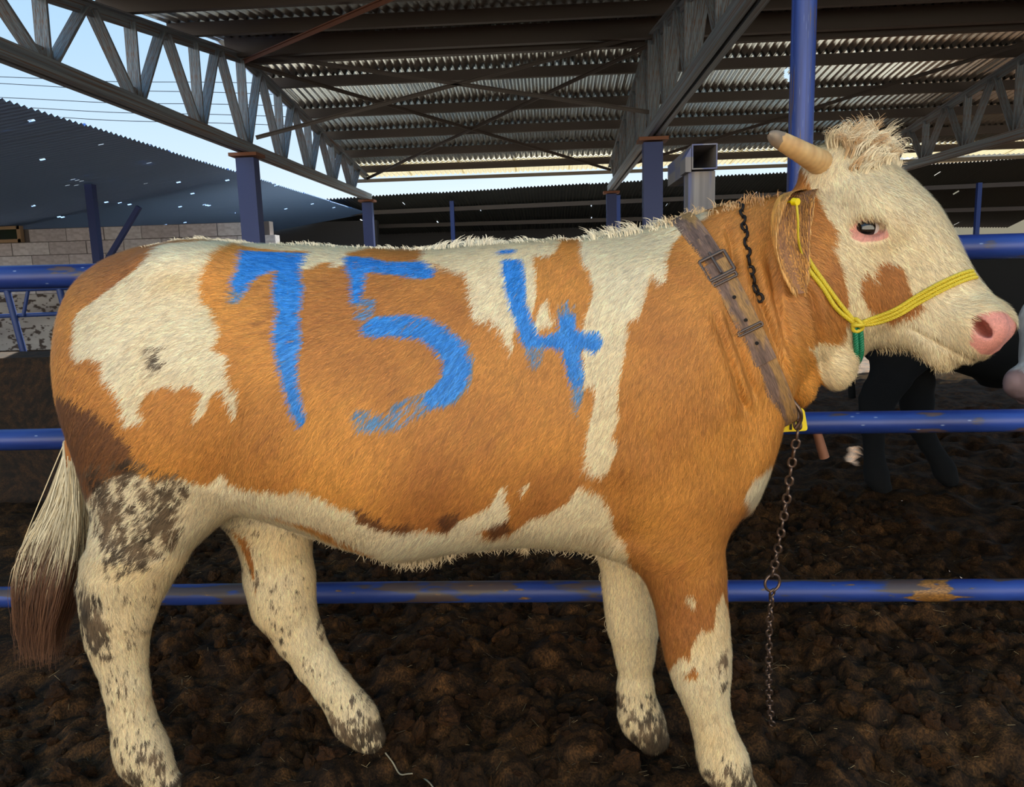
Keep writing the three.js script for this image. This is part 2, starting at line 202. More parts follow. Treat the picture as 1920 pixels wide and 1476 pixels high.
// ---------- markings of the coat, in metres on the side of the animal (x, y) ----------
const COAT = {
  white: [
    [[-0.764,1.435],[-0.829,1.427],[-0.909,1.424],[-0.901,1.396],[-0.93,1.372],[-0.979,1.345],[-1.011,1.322],[-1.046,1.297],[-1.084,1.279],[-1.096,1.259],[-1.088,1.225],[-1.088,1.197],[-1.079,1.164],[-1.034,1.179],[-1.011,1.165],[-1.001,1.14],[-0.98,1.112],[-0.961,1.072],[-0.945,1.024],[-0.934,1.034],[-0.906,1.028],[-0.918,1.062],[-0.902,1.096],[-0.876,1.109],[-0.852,1.113],[-0.833,1.094],[-0.817,1.113],[-0.791,1.112],[-0.772,1.094],[-0.783,1.064],[-0.801,1.033],[-0.786,1.035],[-0.765,1.054],[-0.752,1.089],[-0.734,1.103],[-0.72,1.088],[-0.713,1.068],[-0.706,1.03],[-0.692,1.059],[-0.689,1.094],[-0.708,1.112],[-0.714,1.14],[-0.707,1.169],[-0.738,1.192],[-0.73,1.219],[-0.738,1.248],[-0.761,1.276],[-0.789,1.306],[-0.79,1.33],[-0.779,1.368],[-0.765,1.398],[-0.759,1.416]],
    [[-0.773,1.435],[-0.735,1.417],[-0.647,1.404],[-0.569,1.398],[-0.469,1.394],[-0.425,1.401],[-0.299,1.4],[-0.298,1.433]],
    [[-0.564,1.402],[-0.484,1.405],[-0.465,1.385],[-0.468,1.362],[-0.482,1.358],[-0.497,1.372],[-0.524,1.37],[-0.54,1.355],[-0.577,1.356],[-0.569,1.376]],
    [[-0.311,1.427],[-0.299,1.409],[-0.299,1.373],[-0.251,1.351],[-0.191,1.334],[-0.178,1.303],[-0.18,1.272],[-0.161,1.237],[-0.125,1.226],[-0.105,1.211],[-0.09,1.172],[-0.082,1.169],[-0.082,1.212],[-0.057,1.228],[-0.04,1.244],[-0.032,1.283],[-0.027,1.308],[-0.031,1.349],[-0.038,1.372],[0.005,1.372],[0.022,1.39],[0.037,1.423]],
    [[-0.022,1.266],[-0.006,1.28],[-0.003,1.243],[0.013,1.231],[-0.005,1.218],[-0.04,1.212]],
    [[0.085,1.421],[0.071,1.373],[0.089,1.336],[0.097,1.295],[0.09,1.264],[0.074,1.235],[0.069,1.207],[0.071,1.137],[0.069,1.082],[0.093,1.099],[0.092,1.061],[0.083,1.011],[0.073,0.985],[0.067,0.934],[0.067,0.917],[0.088,0.892],[0.118,0.888],[0.124,0.915],[0.141,0.952],[0.129,0.983],[0.147,1.024],[0.14,1.065],[0.15,1.115],[0.162,1.165],[0.168,1.228],[0.194,1.236],[0.21,1.284],[0.227,1.335],[0.241,1.3],[0.255,1.305],[0.262,1.351],[0.287,1.393],[0.335,1.43],[0.381,1.454],[0.385,1.486]],
    [[-0.758,0.907],[-0.742,0.878],[-0.677,0.871],[-0.609,0.867],[-0.566,0.874],[-0.526,0.867],[-0.487,0.847],[-0.448,0.829],[-0.432,0.802],[-0.395,0.779],[-0.337,0.771],[-0.297,0.774],[-0.247,0.759],[-0.216,0.794],[-0.175,0.812],[-0.139,0.832],[-0.121,0.875],[-0.102,0.874],[-0.107,0.839],[-0.097,0.8],[-0.119,0.778],[-0.18,0.76],[-0.15,0.736],[-0.101,0.747],[-0.059,0.789],[-0.01,0.805],[0.038,0.84],[0.05,0.866],[0.078,0.855],[0.109,0.838],[0.127,0.784],[0.15,0.715],[0.181,0.633],[0.077,0.588],[-0.059,0.625],[-0.337,0.592],[-0.432,0.688],[-0.565,0.778],[-0.775,0.8],[-0.855,0.753],[-0.878,0.804],[-0.806,0.844]],
    [[-0.067,0.882],[-0.053,0.882],[-0.06,0.865],[-0.072,0.85]],
    [[-1.271,0.914],[-1.248,0.748],[-1.079,0.867],[-1.005,0.907],[-0.961,0.921],[-0.9,0.892],[-0.85,0.898],[-0.796,0.874],[-0.758,0.907],[-0.782,0.8],[-0.905,0.712],[-0.989,0.579],[-1.062,0.414],[-1.066,0.269],[-0.993,-0.047],[-0.988,-0.152],[-1.31,-0.155],[-1.292,0.383],[-1.311,0.534],[-1.256,0.681]],
    [[0.394,0.569],[0.379,0.549],[0.373,0.516],[0.371,0.478],[0.337,0.485],[0.325,0.459],[0.315,0.431],[0.319,0.403],[0.304,0.421],[0.278,0.382],[0.267,0.323],[0.281,0.233],[0.31,0.11],[0.338,-0.039],[0.339,-0.14],[0.565,-0.122],[0.439,0.188],[0.447,0.247],[0.448,0.39]],
    [[0.296,0.572],[0.314,0.581],[0.329,0.567],[0.322,0.542],[0.312,0.556]],
    [[0.439,0.811],[0.458,0.856],[0.51,0.872],[0.546,0.806],[0.521,0.752],[0.483,0.734]],
    [[0.586,1.63],[0.601,1.56],[0.612,1.502],[0.626,1.444],[0.647,1.411],[0.638,1.363],[0.654,1.315],[0.672,1.256],[0.675,1.207],[0.668,1.151],[0.623,1.159],[0.576,1.151],[0.603,1.126],[0.622,1.089],[0.654,1.038],[0.661,1.006],[0.757,1.004],[0.779,1.069],[1.118,1.062],[1.105,1.24],[0.947,1.418],[0.829,1.591],[0.756,1.624]],
  ],
  tan: [
    [[0.729,1.334],[0.765,1.338],[0.783,1.311],[0.792,1.279],[0.826,1.236],[0.811,1.216],[0.768,1.199],[0.722,1.227],[0.692,1.282],[0.701,1.309],[0.71,1.324],[0.72,1.291]],
    [[-0.439,1.403],[-0.316,1.4],[-0.29,1.383],[-0.299,1.373],[-0.386,1.369],[-0.433,1.372]],
    [[-0.88,0.685],[-0.85,0.602],[-0.823,0.5],[-0.832,0.441],[-0.824,0.569],[-0.836,0.647]],
    [[0.319,0.385],[0.338,0.378],[0.324,0.351],[0.3,0.356]],
  ],
  blue: [
    [[-0.719,1.403],[-0.565,1.393],[-0.564,1.366],[-0.616,1.362],[-0.663,1.342],[-0.683,1.312],[-0.703,1.307],[-0.718,1.328],[-0.711,1.359]],
    [[-0.625,1.373],[-0.57,1.366],[-0.551,1.313],[-0.552,1.253],[-0.544,1.213],[-0.549,1.174],[-0.551,1.125],[-0.541,1.075],[-0.534,1.035],[-0.548,1.02],[-0.56,1.045],[-0.572,1.085],[-0.587,1.135],[-0.598,1.185],[-0.604,1.235],[-0.6,1.264],[-0.614,1.305]],
    [[-0.473,1.385],[-0.397,1.377],[-0.373,1.368],[-0.286,1.368],[-0.256,1.346],[-0.264,1.33],[-0.302,1.332],[-0.351,1.341],[-0.412,1.35],[-0.417,1.319],[-0.417,1.284],[-0.438,1.279],[-0.446,1.325]],
    [[-0.413,1.229],[-0.388,1.248],[-0.332,1.254],[-0.28,1.25],[-0.227,1.224],[-0.191,1.194],[-0.173,1.154],[-0.181,1.105],[-0.212,1.072],[-0.257,1.054],[-0.272,1.069],[-0.272,1.088],[-0.236,1.117],[-0.231,1.146],[-0.247,1.176],[-0.283,1.201],[-0.325,1.209],[-0.376,1.208],[-0.407,1.211]],
    [[-0.107,1.365],[-0.064,1.369],[-0.056,1.34],[-0.053,1.274],[-0.038,1.229],[-0.024,1.198],[-0.022,1.179],[-0.059,1.18],[-0.079,1.24],[-0.095,1.29]],
    [[-0.029,1.199],[0.012,1.207],[0.033,1.216],[0.073,1.205],[0.103,1.205],[0.115,1.185],[0.097,1.163],[0.062,1.171],[0.026,1.172],[-0.024,1.184]],
    [[0.015,1.242],[0.054,1.24],[0.053,1.216],[0.062,1.166],[0.071,1.116],[0.067,1.092],[0.042,1.092],[0.035,1.118],[0.026,1.167],[0.02,1.217]],
    [[-0.117,1.388],[-0.076,1.389],[-0.075,1.382],[-0.113,1.381]],
  ],
  faint: [
    [[-0.721,1.313],[-0.683,1.312],[-0.699,1.287],[-0.715,1.282]],
    [[-0.438,1.284],[-0.392,1.288],[-0.394,1.248],[-0.418,1.234],[-0.429,1.249]],
    [[-0.257,1.054],[-0.293,1.025],[-0.338,1.011],[-0.384,1.007],[-0.425,1.013],[-0.434,1.043],[-0.429,1.055],[-0.393,1.047],[-0.363,1.036],[-0.343,1.061],[-0.302,1.079],[-0.272,1.088],[-0.252,1.073]],
    [[-0.191,1.199],[-0.168,1.154],[-0.176,1.1],[-0.207,1.067],[-0.257,1.049],[-0.222,1.077],[-0.191,1.12]],
    [[-0.059,1.185],[-0.019,1.184],[-0.019,1.154],[-0.03,1.132],[-0.05,1.138]],
    [[0.013,1.264],[0.055,1.265],[0.054,1.235],[0.015,1.237]],
    [[0.042,1.097],[0.07,1.097],[0.064,1.067],[0.058,1.012],[0.051,1.012],[0.044,1.068]],
  ],
  dirt: [
    [[-1.11,0.923],[-1.019,0.933],[-0.968,0.947],[-0.952,0.934],[-0.861,0.905],[-0.82,0.875],[-0.889,0.805],[-0.898,0.742],[-0.973,0.661],[-1.089,0.627],[-1.097,0.734],[-1.245,0.777]],
    [[-1.277,0.571],[-1.116,0.597],[-1.111,0.479],[-1.111,0.41],[-1.15,0.387],[-1.178,0.457],[-1.193,0.539]],
    [[-1.243,0.026],[-1.084,0.094],[-1.039,0.094],[-1.061,0.035],[-1.007,-0.038],[-1.032,-0.136],[-1.278,-0.138]],
    [[0.373,0.401],[0.412,0.409],[0.414,0.315],[0.389,0.342]],
    [[0.405,0.126],[0.455,0.127],[0.535,-0.038],[0.551,-0.123],[0.382,-0.124],[0.396,0.044]],
    [[-0.903,1.186],[-0.873,1.194],[-0.865,1.161],[-0.882,1.139],[-0.898,1.157]],
    [[0.24,0.739],[0.24,0.739],[0.24,0.738]],
  ],
  pink: [
    [[0.67,1.403],[0.681,1.422],[0.699,1.431],[0.725,1.426],[0.741,1.404],[0.747,1.388],[0.728,1.381],[0.696,1.38],[0.678,1.389]],
    [[0.896,1.216],[0.921,1.227],[0.985,1.226],[1.015,1.201],[1.1,1.139],[1.067,1.112],[0.92,1.133],[0.891,1.157],[0.892,1.193]],
  ],
  dark: [
    [[-1.153,1.087],[-1.055,1.063],[-0.982,1.022],[-0.947,0.96],[-0.963,0.914],[-1.029,0.899],[-1.113,0.834],[-1.252,0.777],[-1.28,0.935]],
    [[-0.448,0.832],[-0.413,0.819],[-0.369,0.79],[-0.316,0.795],[-0.325,0.77],[-0.395,0.779],[-0.432,0.802]],
    [[-0.262,0.8],[-0.225,0.82],[-0.215,0.797],[-0.247,0.763]],
    [[-0.153,0.769],[-0.104,0.793],[-0.1,0.756],[-0.144,0.74]],
  ],
};
// ---------- things ----------
const taken = {};
function numbered(n) { taken[n] = (taken[n] ?? -1) + 1; return taken[n] ? n + '_' + String(taken[n]).padStart(3, '0') : n; }
function thing(name, label, category, [x, y, z] = [0, 0, 0], group) { const o = new THREE.Group(); o.name = numbered(name); o.position.set(x, y, z); o.userData = { label, category }; if (group) o.userData.group = group; scene.add(o); return o; }
function part(name, geometry, material, parent, label) { const m = new THREE.Mesh(geometry, material); m.name = name; m.castShadow = m.receiveShadow = true; if (label) m.userData.label = label; parent.add(m); return m; }
const lin = (r, g, b) => [Math.pow(r / 255, 2.2), Math.pow(g / 255, 2.2), Math.pow(b / 255, 2.2)];
const V3 = (x, y, z) => new THREE.Vector3(x, y, z);
const curveOf = (P) => new THREE.CatmullRomCurve3(P.map((p) => (p.isVector3 ? p : V3(...p))), false, 'centripetal');
const tube = (P, r, seg = 40, side = 8, closed = false) => new THREE.TubeGeometry(P.isCurve ? P : new THREE.CatmullRomCurve3(P.map((p) => (p.isVector3 ? p : V3(...p))), closed, 'centripetal'), seg, r, side, closed);
function dataTexture(w, h, fill, srgb = true) {
  const d = new Uint8Array(w * h * 4);
  for (let j = 0; j < h; j++) for (let i = 0; i < w; i++) { const c = fill(i, j), k = (j * w + i) * 4; d[k] = clamp(c[0], 0, 255); d[k + 1] = clamp(c[1], 0, 255); d[k + 2] = clamp(c[2], 0, 255); d[k + 3] = 255; }
  const t = new THREE.DataTexture(d, w, h, THREE.RGBAFormat); t.wrapS = t.wrapT = THREE.RepeatWrapping; t.magFilter = THREE.LinearFilter; t.minFilter = THREE.LinearMipmapLinearFilter; if (srgb) t.colorSpace = THREE.SRGBColorSpace; t.needsUpdate = true; return t;
}

// ---------- the coat: colours by place on the hide ----------
const CX0 = -1.40, CX1 = 1.16, CY0 = -0.06, CY1 = 1.70, MW = 1024, MH = Math.round(MW * (CY1 - CY0) / (CX1 - CX0));
function maskOf(polygons, blur = 0) {
  const c = document.createElement('canvas'); c.width = MW; c.height = MH; const x = c.getContext('2d'); x.fillStyle = '#000'; x.fillRect(0, 0, MW, MH); x.fillStyle = '#fff';
  for (const L of polygons) { x.beginPath(); L.forEach(([a, b], i) => { const u = (a - CX0) / (CX1 - CX0) * MW, v = (b - CY0) / (CY1 - CY0) * MH; if (i) x.lineTo(u, v); else x.moveTo(u, v); }); x.closePath(); x.fill(); }
  const d = x.getImageData(0, 0, MW, MH).data; let m = new Float32Array(MW * MH);
  for (let i = 0; i < m.length; i++) m[i] = d[i * 4] / 255;
  for (let p = 0; p < blur; p++) { const o = new Float32Array(m.length); for (let j = 1; j < MH - 1; j++) for (let i = 1; i < MW - 1; i++) { const k = j * MW + i; o[k] = (m[k] * 2 + m[k - 1] + m[k + 1] + m[k - MW] + m[k + MW]) / 6; } m = o; }
  return (a, b) => { const u = clamp((a - CX0) / (CX1 - CX0) * MW - 0.5, 0, MW - 1.01), v = clamp((b - CY0) / (CY1 - CY0) * MH - 0.5, 0, MH - 1.01), i = u | 0, j = v | 0, k = j * MW + i, s = u - i, t = v - j; return lerp(lerp(m[k], m[k + 1], s), lerp(m[k + MW], m[k + MW + 1], s), t); };
}
const mWhite = maskOf(COAT.white, 3), mTan = maskOf([COAT.tan[0], COAT.tan[1], COAT.tan[3]], 3), mFarTan = maskOf([COAT.tan[2]], 3), mBlue = maskOf(COAT.blue, 2), mFaint = maskOf(COAT.faint, 5), mDirt = maskOf(COAT.dirt, 8), mPink = maskOf(COAT.pink, 5), mDark = maskOf(COAT.dark, 9);
const C_BROWN = [226, 156, 74], C_DEEP = [172, 108, 56], C_WHITE = [246, 229, 198], C_CREAM = [236, 204, 152], C_BLUE = [38, 128, 218], C_DIRT = [62, 46, 36], C_PINK = [216, 142, 128];
const mix3 = (a, b, t) => [lerp(a[0], b[0], t), lerp(a[1], b[1], t), lerp(a[2], b[2], t)];
const UNDER = table([[-1.4, 0.6], [-1.02, 0.61], [-0.95, 0.70], [-0.9, 0.765], [-0.82, 0.79], [-0.74, 0.785], [-0.65, 0.768], [-0.55, 0.722], [-0.45, 0.668], [-0.3, 0.655], [-0.1, 0.68], [0.08, 0.67], [0.17, 0.62]]);   // edge of the pale underside
// lay of the hair (x, y) over the side of the body
function lay(x, y) {
  if (x > 0.52 && y > 1.02) { const [t, , h] = toHead(x, y, 0.2); const a = 0.9 + 0.5 * noise3(x * 9, y * 9, 3); return t > 0.05 ? [Math.cos(-a), Math.sin(-a)] : [-0.3, -0.95]; }
  if (y < 0.62) return [0.06 * noise3(x * 6, y * 6, 1), -1];
  const a = -Math.PI / 2 - 0.55 + 0.55 * noise3(x * 3.1, y * 3.1, 7) - 0.5 * smooth(0.2, -0.8, x) * smooth(1.0, 1.35, y);
  return [Math.cos(a), Math.sin(a)];
}
function coat(x, y, far) {
  const [lx, ly] = lay(x, y), n = noise3(x * 420 * -ly + y * 420 * lx, (x * lx + y * ly) * 40, far ? 5 : 0);     // streaks along the hair
  const n2 = fbm(x * 30, y * 30, 2, 3), off = 0.011 * n + 0.008 * n2, u = x + lx * off, v = y + ly * off;
  const head = x > 0.55 && y > 1.03;
  let w = smooth(0.4, 0.6, mWhite(u, v)), t = smooth(0.4, 0.6, mTan(u, v));
  if (x < 0.17) { const yb = UNDER.at(x, 0); w = Math.max(w, smooth(yb + 0.022, yb + 0.006, v + 0.008 * n2)); } else w = Math.max(w, smooth(0.33, 0.28, v + 0.03 * n2));
  if (far) { w = Math.max(w, smooth(0.80, 0.76, v + 0.03 * n2)); t = smooth(0.4, 0.6, mFarTan(u, v)); }
  w *= 1 - t;
  let c = mix3(C_BROWN, C_DEEP, clamp(0.46 + 1.0 * fbm(x * 4.0, y * 4.0, 9, 4) + 0.28 * n));
  const cr = clamp(0.3 + 0.45 * fbm(x * 6, y * 6, 4, 3) + (v < 0.68 ? 0.3 : head ? 0.3 : 0) + 0.15 * n);
  c = mix3(c, mix3(C_WHITE, C_CREAM, cr), w);
  if (!far) c = mix3(c, mix3([112, 70, 44], [84, 54, 40], clamp(0.5 + n)), smooth(0.05, 0.75, mDark(u, v) + 0.25 * n + 0.2 * n2) * 0.8);
  // dung on the thigh, the legs and the belly: clots with edges of their own
  let dm = mDirt(u, v) * 0.76; if (v < 0.62) dm += x > 0 ? 0.02 : 0.12; if (far) dm = v < 0.16 ? 0.3 : x > 0 ? 0 : 0.06; if (v < 0.10) dm = lerp(0.95, 0.5, smooth(0.03, 0.10, v));
  if (!head && dm > 0.02) { const g = (0.6 * fbm(x * 18, y * 15, 11, 3) + fbm(x * 110, y * 60, 15, 3)) * 1.1 + 0.42 * n; c = mix3(c, mix3([54, 44, 36], [112, 90, 70], clamp(0.5 + n2 * 1.4 + 0.3 * n)), smooth(0.9 - dm * 0.85, 1.08 - dm * 0.85, 0.5 + g) * 0.85); }
  if (!far) {
    const bu = x + lx * off * 0.4, bv = y + ly * off * 0.4, b = smooth(0.25, 0.5, mBlue(bu, bv)) * smooth(-1.05, -0.75, n + 0.25 * n2), f = smooth(0.2, 0.6, mFaint(u, v)) * smooth(-0.1, 0.5, n + 0.9 * n2 + 0.3);
    c = mix3(c, mix3(C_BLUE, [70, 150, 228], clamp(0.5 + n)), Math.max(b, f * 0.8));
  }
  const pk = smooth(0.3, 0.7, mPink(x, y)); c = mix3(c, C_PINK, pk * (x > 0.85 ? 1 : 0.9)); 
  const k = 1 + 0.07 * n;
  return [c[0] * k, c[1] * k, c[2] * k, pk];
}
const TW = 2048, NH = Math.round(TW * (CY1 - CY0) / (CX1 - CX0)), FH = 2048 - NH;
const coatMap = dataTexture(TW, 2048, (i, j) => { const far = j >= NH, x = CX0 + (i + 0.5) / TW * (CX1 - CX0), y = CY0 + (far ? (j - NH + 0.5) / FH : (j + 0.5) / NH) * (CY1 - CY0); return coat(x, y, far); });
coatMap.wrapS = coatMap.wrapT = THREE.ClampToEdgeWrapping;
const uvOf = (x, y, far) => [(x - CX0) / (CX1 - CX0), far ? (NH + 1 + (y - CY0) / (CY1 - CY0) * (FH - 2)) / 2048 : (y - CY0) / (CY1 - CY0) * (NH - 1) / 2048];

// ---------- the bull ----------
const bull = thing('bull', 'brown and white bull with a painted number on its flank', 'bull');
const net = surfaceNets(bullField, [-1.36, -0.06, -0.36], [1.16, 1.68, 0.5], 0.006);
const SEAM = 0.055;
{
  const count = net.pos.length / 3, remap = [new Int32Array(count).fill(-1), new Int32Array(count).fill(-1)], P = [], N = [], U = [], I = [];
  for (let f = 0; f < net.idx.length; f += 3) {
    const z = (net.pos[net.idx[f] * 3 + 2] + net.pos[net.idx[f + 1] * 3 + 2] + net.pos[net.idx[f + 2] * 3 + 2]) / 3, y = net.pos[net.idx[f] * 3 + 1], x = net.pos[net.idx[f] * 3], far = z < SEAM && !(x > 0.5 && y > 1) ? 1 : 0;
    for (let q = 0; q < 3; q++) {
      const v = net.idx[f + q];
      if (remap[far][v] < 0) { remap[far][v] = P.length / 3; P.push(net.pos[v * 3], net.pos[v * 3 + 1], net.pos[v * 3 + 2]); N.push(net.nor[v * 3], net.nor[v * 3 + 1], net.nor[v * 3 + 2]); U.push(...uvOf(net.pos[v * 3], net.pos[v * 3 + 1], far)); }
      I.push(remap[far][v]);
    }
  }
  const g = new THREE.BufferGeometry(); g.setAttribute('position', new THREE.Float32BufferAttribute(P, 3)); g.setAttribute('normal', new THREE.Float32BufferAttribute(N, 3)); g.setAttribute('uv', new THREE.Float32BufferAttribute(U, 2)); g.setIndex(I);
  part('body', g, new THREE.MeshStandardMaterial({ name: 'hide', map: coatMap, roughness: 0.75 }), bull);
}
// short hair: blades laid over the hide
function blade(bend, side) {
  const P = [], N = [], I = [], n = 3;
  for (let i = 0; i <= n; i++) { const t = i / n, w = (1 - t * 0.85) * 0.5, x = side * t * t, z = bend * (t * 1.6 - t * t * 0.9); P.push(x - w * 0.06, t, z, x + w * 0.06, t, z); N.push(0, 0.12, 1, 0, 0.12, 1); if (i) { const a = 2 * i - 2; I.push(a, a + 1, a + 3, a, a + 3, a + 2); } }
  const g = new THREE.BufferGeometry(); g.setAttribute('position', new THREE.Float32BufferAttribute(P, 3)); g.setAttribute('normal', new THREE.Float32BufferAttribute(N, 3)); g.setIndex(I); return g;
}
const hairMaterial = new THREE.MeshStandardMaterial({ name: 'hair', color: 0xffffff, roughness: 0.6, side: THREE.DoubleSide });
const HAIRS = 420000;
{
  const R = rng(41), F = net.idx.length / 3, acc = new Float32Array(F + 1);
  const tri = (f) => net.idx.slice(f * 3, f * 3 + 3).map((v) => V3(net.pos[v * 3], net.pos[v * 3 + 1], net.pos[v * 3 + 2]));
  const a = V3(), b = V3();
  for (let f = 0; f < F; f++) {
    const i = net.idx[f * 3] * 3, j = net.idx[f * 3 + 1] * 3, k = net.idx[f * 3 + 2] * 3, p = net.pos;
    a.set(p[j] - p[i], p[j + 1] - p[i + 1], p[j + 2] - p[i + 2]); b.set(p[k] - p[i], p[k + 1] - p[i + 1], p[k + 2] - p[i + 2]); a.cross(b);
    const head = p[i] > 0.52 && p[i + 1] > 1.02, seen = net.nor[i + 2] > -0.25 || p[i + 1] < 0.6;
    acc[f + 1] = acc[f] + a.length() * (seen ? (head ? 1.5 : 1) : 0.12);
  }
  const kinds = [blade(0.18, 0.1), blade(0.28, -0.15), blade(0.12, 0.25)], sets = kinds.map((g) => { const m = new THREE.InstancedMesh(g, hairMaterial, HAIRS / 3); m.name = 'short_hair'; m.castShadow = m.receiveShadow = true; m.userData.kind = 'stuff'; m.userData.label = 'short brown and white hair of the coat'; bull.add(m); return m; });
  const M = new THREE.Matrix4(), X = V3(), Y = V3(), Z = V3(), O = V3(), col = new THREE.Color();
  for (let h = 0; h < HAIRS; h++) {
    const r = (h + R()) / HAIRS * acc[F]; let lo = 0, hi = F; while (hi - lo > 1) { const m = (lo + hi) >> 1; if (acc[m] <= r) lo = m; else hi = m; }
    const i = net.idx[lo * 3] * 3, j = net.idx[lo * 3 + 1] * 3, k = net.idx[lo * 3 + 2] * 3, p = net.pos, q = net.nor; let u = R(), v = R(); if (u + v > 1) { u = 1 - u; v = 1 - v; } const w = 1 - u - v;
    O.set(p[i] * w + p[j] * u + p[k] * v, p[i + 1] * w + p[j + 1] * u + p[k + 1] * v, p[i + 2] * w + p[j + 2] * u + p[k + 2] * v); Z.set(q[i] * w + q[j] * u + q[k] * v, q[i + 1] * w + q[j + 1] * u + q[k + 1] * v, q[i + 2] * w + q[j + 2] * u + q[k + 2] * v).normalize();
    const head = O.x > 0.52 && O.y > 1.02, far = O.z < SEAM && !head, c = coat(O.x, O.y, far), [lx, ly] = lay(O.x, O.y);
    let len = O.y < 0.55 ? lerp(0.010, 0.017, R()) : head ? lerp(0.010, 0.022, R()) : lerp(0.011, 0.022, R());
    if (Z.y < -0.5 && O.y < 0.75 && O.y > 0.5) len *= 1.7;
    if (Z.y > 0.75) len *= 1.15;
    const bare = c[3] > 0.4 || O.distanceTo(EYE) < 0.03; if (bare) len *= 0.12;
    Y.set(lx + (R() - 0.5) * 0.45, ly + (R() - 0.5) * 0.45, (R() - 0.5) * 0.3); if (Z.y < -0.5) Y.y -= 0.6; Y.addScaledVector(Z, -Y.dot(Z)); if (Y.lengthSq() < 1e-4) Y.set(-1, 0, 0).addScaledVector(Z, Z.x); Y.normalize(); X.crossVectors(Y, Z);
    const wide = 0.024 * lerp(0.7, 1.2, R());
    M.makeBasis(X.multiplyScalar(wide), Y.multiplyScalar(len), Z.multiplyScalar(len * lerp(0.6, 1.3, R()))).setPosition(O);
    const s = sets[h % 3], n = (h / 3) | 0; s.setMatrixAt(n, M);
    const g = lerp(0.8, 1.15, R()); col.setRGB(...lin(clamp(c[0] * g, 0, 255), clamp(c[1] * g, 0, 255), clamp(c[2] * g, 0, 255))); s.setColorAt(n, col);
  }
}
// long hair: thin ribbons, joined into one mesh for each tuft
function ribbons() {
  const P = [], N = [], C = [], I = [];
  return {
    add(path, width, color, seg = 7) {
      const cu = path.isCurve ? path : curveOf(path), base = P.length / 3, v = V3(), t = V3(), s = V3(), n = V3();
      for (let i = 0; i <= seg; i++) {
        const u = i / seg; cu.getPoint(u, v); cu.getTangent(u, t); s.crossVectors(t, V3(0.15, 0.2, 1)).normalize().multiplyScalar(width * 0.5 * (1 - u * 0.85)); n.crossVectors(s, t).normalize(); if (n.z < 0) n.negate();
        P.push(v.x - s.x, v.y - s.y, v.z - s.z, v.x + s.x, v.y + s.y, v.z + s.z); N.push(n.x, n.y, n.z, n.x, n.y, n.z); const cc = typeof color === 'function' ? color(v, u) : color; C.push(...cc, ...cc);
        if (i) { const a = base + 2 * i - 2; I.push(a, a + 1, a + 3, a, a + 3, a + 2); }
      }
    },
    build(name, parent, label) {
      const g = new THREE.BufferGeometry(); g.setAttribute('position', new THREE.Float32BufferAttribute(P, 3)); g.setAttribute('normal', new THREE.Float32BufferAttribute(N, 3)); g.setAttribute('color', new THREE.Float32BufferAttribute(C, 3)); g.setIndex(I);
      const m = part(name, g, tuftMaterial, parent, label); m.userData.kind = 'stuff'; return m;
    },
  };
}
const tuftMaterial = new THREE.MeshStandardMaterial({ name: 'long_hair', vertexColors: true, roughness: 0.6, side: THREE.DoubleSide });
const tone = (c, k) => lin(clamp(c[0] * k, 0, 255), clamp(c[1] * k, 0, 255), clamp(c[2] * k, 0, 255));
// where a ray from p along d meets the hide from outside
function drop(p, d, far = 0.6) { let t = 0; const q = V3(); for (let i = 0; i < 200 && t < far; i++) { q.copy(p).addScaledVector(d, t); const f = bullField(q.x, q.y, q.z); if (f < 0.0008) return q.clone(); t += Math.max(0.0006, f * 0.5); } return null; }

{ // forelock: loose curls on the poll
  const R = rng(7), H = ribbons();
  for (let k = 0; k < 110; k++) {
    const t = lerp(-0.045, 0.07, R()), s = lerp(-0.11, 0.105, R()), root = drop(headPoint(t, s, 0.2), HN.clone().negate(), 0.5); if (!root) continue;
    const high = clamp(1 - Math.abs(s + 0.03) / 0.1), long = lerp(0.036, 0.062, R()) + 0.04 * high * R() - 0.03 * smooth(0.02, 0.07, t), up = V3((R() - 0.5) * 0.9, 0.75 + 0.35 * high, 0.2 + (R() - 0.5) * 0.5).normalize(), way = R() < 0.72 ? V3(0.9, 0.12, 0.2 + (R() - 0.5) * 0.8) : V3(-0.7, 0.1, 0.45), curl = lerp(1.2, 3.4, R()), tint = R();
    for (let q = 0; q < 30; q++) {
      const o = root.clone().add(V3((R() - 0.5) * 0.02, (R() - 0.5) * 0.006, (R() - 0.5) * 0.02)), l = long * lerp(0.75, 1.1, R()), w = V3(R() - 0.5, R() - 0.5, R() - 0.5).multiplyScalar(0.35), P = []; let p = o.clone().addScaledVector(up, -0.004), a = 0;
      for (let i = 0; i <= 6; i++) { P.push(p.clone()); a += curl / 6 * (i / 3); p = p.clone().addScaledVector(up, Math.cos(a) * l / 6).addScaledVector(way, Math.sin(a) * l / 6).addScaledVector(w, l / 9); }
      H.add(P, 0.0026, tone(mix3([246, 226, 190], [196, 148, 100], clamp(tint * 1.1 - 0.25 + (R() - 0.5) * 0.3)), lerp(0.8, 1.08, R())), 9);
    }
  }
  H.build('forelock', bull, 'curly cream forelock between the horns');
}
